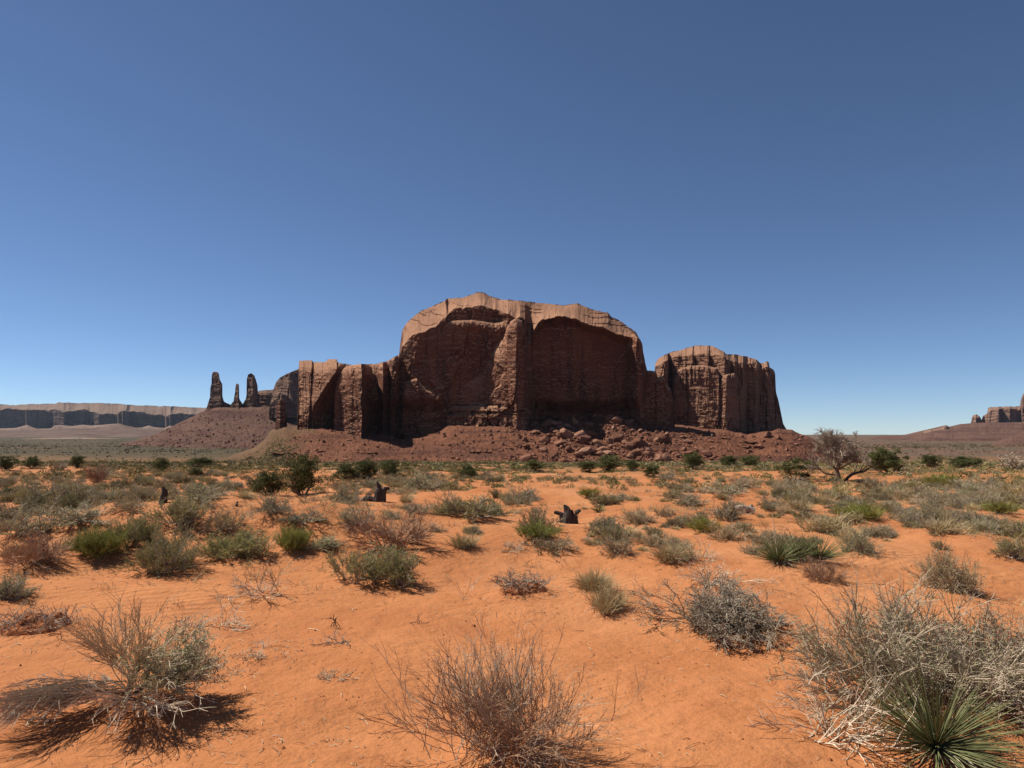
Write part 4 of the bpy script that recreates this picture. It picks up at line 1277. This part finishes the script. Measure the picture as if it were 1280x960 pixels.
for px, py, wp, hp, k, lb in JUN:
    p, mp_, loc = tree_at(px, py)
    o = link("juniper_tree", None, None, loc)
    link("trunk", JP[k][0], o); link("crown", JP[k][1], o)
    o.scale = (wp * mp_, wp * mp_, hp * mp_ * 1.06)
    o.rotation_euler = (0, 0, rng.uniform(0, 6.28))
    tag(o, lb, "tree", "junipers dotted over the plain")
p, mp_, loc = tree_at(1268, 586)
o = link("dead_juniper", None, None, loc)
link("trunk", JP[2][0], o)
V, F, _a, _b, _k = shrub_geo("dead", 77, 1.2, 1.6)
link("branches", make_mesh("branches", V, F, [M_DEAD]), o)
o.scale = (40 * mp_, 40 * mp_, 18 * mp_)
tag(o, "leafless grey dead juniper at the right edge of the view", "tree")
p, mp_, loc = tree_at(75, 588)
o = link("dead_juniper", None, None, loc)
link("trunk", JP[1][0], o)
link("branches", o.children[0].data if False else make_mesh("branches", V, F, [M_DEAD]), o)
o.scale = (16 * mp_, 16 * mp_, 11 * mp_)
tag(o, "small pale dead juniper standing before the bare sand patch on the left", "tree")

# --- charred stumps and a log
def jagged(rng, P, R0, R1, sides=9):
    V, F = tubes(P, R0, R1, sides)
    V = V + 0.22 * R0.mean() * np.stack([fbm(V[:, 0] / R0.mean(), V[:, 2] / R0.mean() * .5, 3, s) for s in (1, 2, 3)], -1)
    return V, F
def wood(name, px, py, wpx, polys, radii, mat, label, cat, seed):
    rng = np.random.default_rng(seed)
    p, mp_, loc = tree_at(px, py)
    s = wpx * mp_
    parts = []
    for pl, (a, b) in zip(polys, radii):
        P = np.array(pl, float)[None] * s
        t = np.linspace(0, 1, P.shape[1]); tt = np.linspace(0, 1, 9)
        P = np.stack([np.interp(tt, t, P[0, :, k]) for k in range(3)], -1)[None]
        parts.append(jagged(rng, P, np.array([a * s]), np.array([b * s])))
    V, F = join(parts)
    tag(link(name, make_mesh(name, V, F, [mat]), None, loc), label, cat)
wood("tree_stump", 709, 654, 36, [[(.0, 0, -.1), (0, 0, .2), (.02, 0, .4), (-.04, 0, .52), (-.1, 0, .64)], [(.22, 0, -.08), (.25, 0, .25), (.32, 0, .42), (.46, 0, .5)], [(-.12, 0, .1), (-.2, 0, .35), (-.45, 0, .42)], [(-.1, 0, .05), (-.3, 0, .08), (-.5, 0, .02)], [(.1, .1, 0), (.12, .1, .3), (.1, .1, .48)]],
     [(.26, .03), (.17, .05), (.12, .05), (.08, .03), (.2, .1)], M_CHAR, "charred black stump with broken prongs on open sand, nearest of the burnt wood", "stump", 1)
wood("tree_snag", 473, 627, 36, [[(0, 0, -.1), (0, 0, .3), (.03, 0, .5), (-.05, 0, .72)], [(.1, 0, 0), (.16, 0, .35), (.24, 0, .52)], [(.12, 0, .3), (.3, 0, .5), (.36, 0, .45)], [(-.1, 0, .02), (-.4, 0, .15), (-.6, -.1, .02), (-.85, -.1, -.02)]],
     [(.18, .03), (.16, .06), (.07, .03), (.14, .03)], M_CHAR, "tall black snag with a low root arm reaching left, right of the juniper pair", "snag", 2)
wood("tree_snag", 203, 630, 18, [[(0, 0, -.1), (0, 0, .5), (.1, 0, .9), (0, 0, 1.25)], [(.1, 0, .1), (.3, 0, .5), (.25, 0, 1.1)], [(0, 0, .05), (.4, 0, .15), (.7, 0, .05)]],
     [(.22, .08), (.16, .06), (.15, .05)], M_CHAR, "small black snag among grey scrub on the left", "snag", 3)
wood("weathered_log", 930, 641, 24, [[(-.5, 0, .25), (-.2, 0, .3), (.2, 0, .24), (.5, 0, .2)], [(.3, 0, 0), (.35, 0, .3), (.4, 0, .5)], [(-.3, 0, .3), (-.42, 0, .42), (-.55, 0, .5)]],
     [(.16, .2), (.14, .06), (.08, .03)], M_GREYBARK, "weathered grey log lying on sand right of the bright green broom", "log", 4)
wood("tree_snag", 296, 634, 8, [[(0, 0, -.1), (0, 0, .5), (.1, 0, 1.1)]], [(.3, .12)], M_CHAR, "tiny black post like snag left of the juniper pair", "snag", 5)

# --- crusted soil clods with dead stalks
def clod(nm, px, py, wpx, hpx, label, seed):
    p, mp_, loc = (hero_at[nm],) + (hero_at[nm][1] / FPX,) + ((hero_at[nm][0], hero_at[nm][1], zg(hero_at[nm][0], hero_at[nm][1])),) if nm else tree_at(px, py)
    r, h = wpx * mp_ / 2, hpx * mp_
    u = np.linspace(0, 2 * math.pi, 120, endpoint=False); v = np.linspace(0.02, 1, 46)[:, None]
    X, Y = v * np.cos(u), v * np.sin(u)
    Z = (1 - v ** 2) ** 1.1 * (.75 + .9 * fbm(X * 2 + seed, Y * 2, 4, seed)) + .3 * (.5 - np.abs(fbm(X * 4, Y * 6 + seed, 4, seed + 1, .65))) * (1 - v ** 4) * (v < .97) - 0.25 * smooth(.8, 1, v)
    edge = 1 + .22 * fbm(np.cos(u) * 1.6 + seed, np.sin(u) * 1.6, 3, seed)
    gx, gy = X * r * edge, Y * r * .75 * edge
    V = np.stack([gx, gy, Z * h * .62 + ground_z(gx + loc[0], gy + loc[1]) - loc[2] - .012 * smooth(.75, 1, v)], -1)
    root = tag(link("soil_clod", None, None, loc), label, "soil clod", "crusted soil clods")
    link("crust", make_mesh("crust", V, grid_faces(46, 120, True), [M_CLOD]), root)
    rng = np.random.default_rng(seed)
    n = 110
    st = np.stack([rng.uniform(-1, 1, n) * r, rng.uniform(-.7, .5, n) * r, rng.uniform(0, .5, n) * h], -1)
    (V, F), _t = bundle(rng, st, dirs(rng, n, 20, 85), rng.uniform(.05, .17, n), 4, .25, -.03, [(4, .2, .7, .5, 3)], .004)
    link("dead_stalks", make_mesh("dead_stalks", floor_clamp(V), F, [M_GREYBARK]), root)
clod("clod", 0, 0, 96, 21, "dark red crusted soil clod near the left edge, dead stems over it", 5)
clod("hummock", 0, 0, 66, 11, "crusted soil hummock ringed with dead stalks on the sand in the middle", 8)

# --- dead branches standing in or lying on the sand
def dead_branch(px, py, wpx, n, up0, up1, hgt, mat, label, seed, r=.005, lv=((5, .2, .5, .5, 4), (3, .2, .5, .5, 3))):
    rng = np.random.default_rng(seed)
    p, mp_, loc = tree_at(px, py)
    st = np.stack([np.linspace(-.5, .5, n) * wpx * mp_ * .55, rng.uniform(-.3, .3, n) * wpx * mp_ * .4, np.full(n, .02)], -1)
    (V, F), _t = bundle(rng, st, dirs(rng, n, up0, up1), rng.uniform(.6, 1, n) * hgt * mp_, 6, .2, .02, list(lv), r, .65)
    tag(link("dead_branch", make_mesh("dead_branch", floor_clamp(V), F, [mat]), None, (loc[0], loc[1], loc[2] + .02)), label, "dead branch", "dead branches on the sand")
dead_branch(328, 742, 60, 6, 5, 60, 40, M_BROWN, "dark forked dead branches upright in the sand above the flattened dead bush", 21, .006)
dead_branch(310, 748, 90, 14, 60, 92, 36, M_DEAD, "pale dead twigs lying round the foot of the dark forked branches", 22, .004)
dead_branch(419, 786, 20, 5, 5, 50, 17, M_CHAR, "little black forked twig sticking up left of the bare reddish shrub", 23, .004, ((2, .3, .5, .5, 3),))
dead_branch(581, 746, 18, 4, 4, 30, 32, M_DEAD, "thin pale upright stalk left of the soil hummock", 24, .003, ((4, .3, .4, .5, 3),))
dead_branch(520, 780, 26, 6, 40, 90, 16, M_CHAR, "scattering of short black twigs above the bare reddish shrub", 25, .003, ((2, .3, .5, .5, 3),))
dead_branch(420, 806, 46, 9, 50, 92, 22, M_DEAD, "grey tangle of dead twigs below the little black forked one", 26, .0035)
dead_branch(1045, 930, 110, 26, 30, 88, 80, M_DEAD, "bleached brittle branches on the sand left of the yucca", 27, .0045)
dead_branch(985, 800, 40, 8, 60, 92, 26, M_BROWN, "dry twigs scattered at the right foot of the dense sagebrush dome", 28, .003)
dead_branch(1045, 812, 34, 6, 2, 30, 60, M_DEAD, "tall thin pale stalks between the dense dome and the tangled shrub", 29, .003, ((3, .4, .4, .3, 3),))
dead_branch(1262, 790, 60, 10, 30, 80, 50, M_BROWN, "brown dead twigs above the tangled shrub at the right edge", 30, .0035)
dead_branch(640, 720, 20, 5, 50, 90, 12, M_BROWN, "few dry sticks on the sand just beyond the soil hummock", 31, .0035)
dead_branch(20, 870, 30, 5, 60, 90, 26, M_BROWN, "sticks on sand at the left edge, above the fallen grey boughs", 32, .003)

# --- the rest of the scrub on the sand: single bushes out to about sixty metres
rng = np.random.default_rng(500)
SAND_HOLES = [(473, 633, 30, 14), (709, 660, 26, 14), (203, 635, 14, 12), (930, 647, 20, 12), (748, 647, 14, 12), (1047, 612, 36, 10), (1107, 600, 30, 7), (356, 627, 50, 9), (690, 612, 120, 10), (560, 625, 50, 12), (640, 660, 40, 16), (420, 640, 60, 10), (130, 655, 40, 10), (980, 665, 40, 10), (1230, 690, 40, 14), (800, 615, 40, 8),
              (1150, 596, 40, 5), (940, 655, 60, 8)]
SMALL = {"sage": ("low grey green sagebrush among many like it on the sand flat", "small sagebrush bushes on the sand flat", 295),
         "straw": ("small dry grass tuft among many on the sand flat", "small grass tufts on the sand flat", 295),
         "brown": ("small brown twiggy bush among many on the sand flat", "small brown bushes on the sand flat", 200),
         "olive": ("small olive bush among many on the sand flat", "small olive bushes on the sand flat", 230),
         "dead": ("small bleached dead bush among many on the sand flat", "small dead bushes on the sand flat", 110),
         "golden": ("small golden rounded bush among many on the sand flat", "small golden bushes on the sand flat", 110)}
spots = []
for kind, (lb, grp, cnt) in SMALL.items():
    k = tries = 0
    while k < cnt and tries < 9000:
        tries += 1
        px = rng.uniform(-25, 1305)
        py = 592 + 120 * rng.beta(1.05, 2.6)
        dens = 0.5 + 0.5 * float(fbm(px / 130, py / 22, 3, 51)) * 2
        if rng.random() > np.clip(dens, .06, 1):
            continue
        if any(abs(px - a) < c and abs(py - b) < d_ for a, b, c, d_ in SAND_HOLES):
            continue
        p = hit(px, py)
        if p is None or p[1] > 75:
            continue
        wid = {"sage": .72, "straw": .42, "brown": .6, "olive": .66, "dead": .5, "golden": .45}[kind] * rng.lognormal(0, .35)
        wid *= .5 + .5 * float(smooth(12, 32, p[1]))
        if any(math.hypot(p[0] - b.p[0], (p[1] - b.p[1]) * .6) < .55 * (wid + b.w) for b in placed):
            continue
        q = Placed()
        q.kind, q.p, q.w, q.h = kind, p, wid, wid * rng.uniform(.34, .56)
        q.label = lb
        o = None
        st_, fo_, whole = proto(kind, int(rng.integers(0, 3)), 1.0, 1.0)
        nm, cat, _g = NAMES[kind]
        o = link(nm, whole, None, (p[0], p[1], zg(p[0], p[1]) - .01))
        o.scale = (wid, wid, q.h)
        o.rotation_euler = (0, 0, rng.uniform(0, 6.28))
        tag(o, lb, cat, grp)
        k += 1

# --- scrub beyond, too much to count: many little clumps of leaves
def clump_field(name, N_, d0, d1, wmin, wmax, quads, seed, leaf, palette, az=44, spots=None):
    rng = np.random.default_rng(seed)
    if spots is not None:
        return clumps(name, rng, spots, wmin, wmax, quads, leaf, palette)
    d = np.sqrt(rng.uniform(d0 ** 2, d1 ** 2, N_)) if d1 < 400 else np.exp(rng.uniform(math.log(d0), math.log(d1), N_) * .5 + .5 * np.log(np.sqrt(rng.uniform(d0 ** 2, d1 ** 2, N_))))
    a = np.radians(rng.uniform(-az, az, N_))
    x, y = d * np.tan(a), d
    keep = fbm(x / (7 + d * .02), y / (16 + d * .06), 3, seed) > rng.uniform(-.6, .2, N_)
    x, y = x[keep], y[keep]
    return clumps(name, rng, np.stack([x, y, ground_z(x, y)], -1), wmin, wmax, quads, leaf, palette)
def clumps(name, rng, at, wmin, wmax, quads, leaf, palette):
    x, y, z = at.T
    n = len(x)
    wd = rng.uniform(wmin, wmax, n) * rng.lognormal(0, .25, n)
    k = np.repeat(np.arange(n), quads)
    q = unit(rng.normal(size=(len(k), 3)) + [0, 0, .35]) * (rng.uniform(.2, 1, len(k)) ** .4)[:, None]
    q[:, 2] = np.abs(q[:, 2])
    C = np.stack([x, y, z], -1)[k] + q * np.stack([wd * .5, wd * .5, wd * .48], -1)[k]
    V, F = leaves(rng, C, q + [0, 0, .3], 1.0, 1.0, .5)
    V = V.reshape(-1, 4, 3)
    V = C[:, None] + (V - C[:, None]) * (wd[k] * leaf)[:, None, None]
    pal = np.array(palette)
    c = pal[rng.integers(0, len(pal), n)] * rng.uniform(.75, 1.25, n)[:, None]
    c = np.repeat(c[k] * rng.uniform(.8, 1.2, len(k))[:, None], 4, 0)
    me = make_mesh(name, V.reshape(-1, 3), F, [M_TINT], colors=np.concatenate([c, np.ones((len(c), 1))], 1))
    return stuff(link(name, me))
PAL = [(.23, .215, .11), (.28, .255, .145), (.2, .185, .068), (.155, .15, .052), (.29, .225, .125), (.44, .35, .17), (.2, .185, .075)]
clump_field("near_undergrowth", 2600, 42, 105, .35, 1.0, 150, 604, .07, PAL)
clump_field("scrub_undergrowth", 11000, 95, 235, .4, 1.2, 60, 601, .12, PAL)
clump_field("low_undergrowth", 30000, 225, 620, .5, 1.5, 18, 603, .24, PAL)
_jl = np.nonzero((TPX[0] > 266) & (TPX[0] < 400))[0]
_rng = np.random.default_rng(611)
_ii = _rng.integers(5, 185, 5200); _jj = _rng.choice(_jl, 5200)
_sp = talus[_ii, _jj]
_sp = _sp[_rng.random(5200) < smooth(385, 340, TPX[0, _jj]) * smooth(170, 90, _ii) * (0.4 + 0.6 * (fbm(TPX[0, _jj] * .08, _ii * .06, 3, 5) > -.05))]
clump_field("slope_scrub", 0, 0, 0, .7, 1.8, 16, 612, .26, PAL, spots=_sp)
clump_field("distant_scrub", 26000, 520, 3600, 1.0, 2.4, 12, 602, .34, [(.13, .11, .058), (.11, .098, .044), (.14, .11, .058), (.1, .088, .036)], 42)

# --- thin dry grass between the bushes, and litter on the near sand
rng = np.random.default_rng(690)
n = 9000
d = 6.5 * np.exp(rng.uniform(0, 2.35, n)); a = np.radians(rng.uniform(-42, 42, n))
x, y = d * np.tan(a), d
keep = (fbm(x / 2.6, y / 3.4, 3, 69) > rng.uniform(-.25, .6, n)) & (rng.random(n) < smooth(6, 13, d))
x, y = x[keep], y[keep]; n = len(x)
k = np.repeat(np.arange(n), 16)
hh = (rng.uniform(.05, .17, n) * (1 + y / 45))[k] * rng.uniform(.4, 1.2, len(k))
st = np.stack([x, y, ground_z(x, y) - .005], -1)[k] + np.concatenate([rng.normal(size=(len(k), 2)) * .05, np.zeros((len(k), 1))], 1)
P = grow(rng, st, dirs(rng, len(k), 5, 78), hh, 3, .2, -.05)
rr = (.0012 + .00013 * y)[k]
V, F = tubes(P, rr, rr * .5)
c = np.array([(.5, .37, .18), (.42, .31, .17), (.3, .26, .12), (.36, .25, .15)])[rng.integers(0, 4, n)] * rng.uniform(.7, 1.2, (n, 1))
c = np.repeat(c[k], 9, 0)
stuff(link("dry_grass", make_mesh("dry_grass", V, F, [M_TINT], colors=np.concatenate([c, np.ones((len(c), 1))], 1))))
rng = np.random.default_rng(700)
n = 4500
d = 3.0 * np.exp(rng.uniform(0, 1.5, n)); a = np.radians(rng.uniform(-42, 42, n))
x, y = d * np.tan(a), d
keep = fbm(x / 1.2, y / 1.2, 3, 71) > rng.uniform(-.5, .45, n)
x, y = x[keep], y[keep]
for q in placed:                              # broken twigs lie thickest around the bushes
    if q.p[1] < 16:
        m = 70
        rad_ = q.w * rng.uniform(.2, .95, m); a = rng.uniform(0, 6.28, m)
        x = np.concatenate([x, q.p[0] + np.cos(a) * rad_ + .1]); y = np.concatenate([y, q.p[1] + np.sin(a) * rad_])
for nm_, h_ in hero_at.items():
    m = 160
    rad_ = .75 * rng.uniform(.1, 1, m); a = rng.uniform(0, 6.28, m)
    x = np.concatenate([x, h_[0] + np.cos(a) * rad_ + .1]); y = np.concatenate([y, np.maximum(h_[1] + np.sin(a) * rad_, 1.5)])
n = len(x)
ang = rng.uniform(0, 6.28, n); ln = rng.lognormal(-3.6, .6, n)
P = []
for s in (-.5, 0, .5):
    xx, yy = x + np.cos(ang) * ln * s, y + np.sin(ang) * ln * s
    P.append(np.stack([xx, yy, ground_z(xx, yy) + .004 + (.006 * (s == 0))], -1))
P = np.stack(P, 1)
V, F = tubes(P, rng.uniform(.0012, .0035, n), rng.uniform(.0008, .002, n))
stuff(link("twig_litter", make_mesh("twig_litter", V, F, [M_BROWN])))
n = 700
d = 3.0 * np.exp(rng.uniform(0, 1.6, n)); a = np.radians(rng.uniform(-42, 42, n))
x, y = d * np.tan(a), d
t = np.array([[1, 0, 0], [-1, 0, 0], [0, 1, 0], [0, -1, 0], [0, 0, .8], [0, 0, -.5]], float)
tf = np.array([[0, 2, 4], [2, 1, 4], [1, 3, 4], [3, 0, 4], [2, 0, 5], [1, 2, 5], [3, 1, 5], [0, 3, 5]])
V = np.stack([x, y, ground_z(x, y)], -1)[:, None] + t[None] * rng.uniform(.7, 1.3, (n, 6, 1)) * rng.lognormal(-5.0, .45, (n, 1, 1))
F = (np.arange(n) * 6)[:, None, None] + tf[None]
stuff(link("pebbles", make_mesh("pebbles", V.reshape(-1, 3), F.reshape(-1, 3), [M_CLOD])))

# --- the pale wash and the white vehicle far out on the plain
def box(x0, x1, y0, y1, z0, z1, bev=.06):
    bm = bmesh.new()
    bmesh.ops.create_cube(bm, size=1)
    for v in bm.verts:
        v.co = ((x0 + x1) / 2 + v.co.x * (x1 - x0), (y0 + y1) / 2 + v.co.y * (y1 - y0), (z0 + z1) / 2 + v.co.z * (z1 - z0))
    bmesh.ops.bevel(bm, geom=bm.edges[:], offset=bev, segments=2, affect='EDGES')
    return bm
def bm_obj(name, bm, mat, parent):
    me = bpy.data.meshes.new(name); bm.to_mesh(me); bm.free(); me.materials.append(mat)
    return link(name, me, parent)
mw, nt, b = nodes_of("white_paint", 0.35, 0.4); b.inputs["Base Color"].default_value = (.8, .8, .78, 1)
mg, nt, b = nodes_of("tinted_window", 0.1, 0.5); b.inputs["Base Color"].default_value = (.03, .035, .04, 1)
mt, nt, b = nodes_of("tyre_rubber", 0.8, 0.2); b.inputs["Base Color"].default_value = (.02, .02, .02, 1)
ms_, nt, b = nodes_of("pale_sand", 0.95, 0.05)
nn = texnoise(nt, position(nt), 0.03, 4)
nt.links.new(ramp(nt, nn, [(.35, (.2, .125, .08)), (.65, (.33, .225, .15))]), b.inputs["Base Color"])
x = np.linspace(-2560, -2180, 120)
yc = 3900 + 50 * fbm(x / 130, 0 * x, 3, 5)
rows_ = []
for s in (-1, -.5, 0, .5, 1):
    yy = yc + s * 190 * (1 + .3 * fbm(x / 40, 0 * x + s, 2, 9)); rows_.append(np.stack([x, yy, ground_z(x, yy) + .5], -1))
structure(link("dirt_track", make_mesh("dirt_track", np.stack(rows_), grid_faces(5, 120), [ms_])))
q = hit(100, 548.3)
root = tag(link("white_bus", None, None, (q[0], q[1], zg(q[0], q[1]))), "tiny white vehicle parked at the end of the pale track, far out on the plain", "vehicle")
L_, H_ = 5.5 * q[1] / FPX, 1.5 * q[1] / FPX
L_ = min(L_, 14.0); H_ = min(H_, 3.6)
bm_obj("body", box(-L_ / 2, L_ / 2, -1.3, 1.3, .55, H_, .25), mw, root)
bm_obj("window_band", box(-L_ / 2 + .6, L_ / 2 - .3, -1.33, 1.33, H_ * .52, H_ * .82, .05), mg, root)
for wx in (-L_ * .32, L_ * .32):
    for wy in (-1.15, 1.15):
        bm = bmesh.new()
        bmesh.ops.create_cone(bm, cap_ends=True, segments=20, radius1=.5, radius2=.5, depth=.35)
        for v in bm.verts:
            v.co = (v.co.x + wx, v.co.z + wy, v.co.y + .5)
        bm_obj("wheel", bm, mt, root)

# ------------------------------------------------------------------ the air
mh = bpy.data.materials.new("haze")
mh.use_nodes = True
nt = mh.node_tree
for nd in list(nt.nodes):
    if nd.type != 'OUTPUT_MATERIAL':
        nt.nodes.remove(nd)
pv = nt.nodes.new("ShaderNodeVolumePrincipled")
pv.inputs["Color"].default_value = (0.62, 0.79, 1.0, 1)
pv.inputs["Density"].default_value = 1.05e-5
pv.inputs["Anisotropy"].default_value = 0.2
nt.links.new(pv.outputs[0], [n_ for n_ in nt.nodes if n_.type == 'OUTPUT_MATERIAL'][0].inputs["Volume"])
zmin = min(float(GZ.min()), -70.0) - 60
bm = bmesh.new()
bmesh.ops.create_cube(bm, size=1)
for v in bm.verts:
    v.co = (v.co.x * 24000, v.co.y * 24000, zmin if v.co.z < 0 else 330.0)
me = bpy.data.meshes.new("haze"); bm.to_mesh(me); bm.free(); me.materials.append(mh)
stuff(link("haze", me))
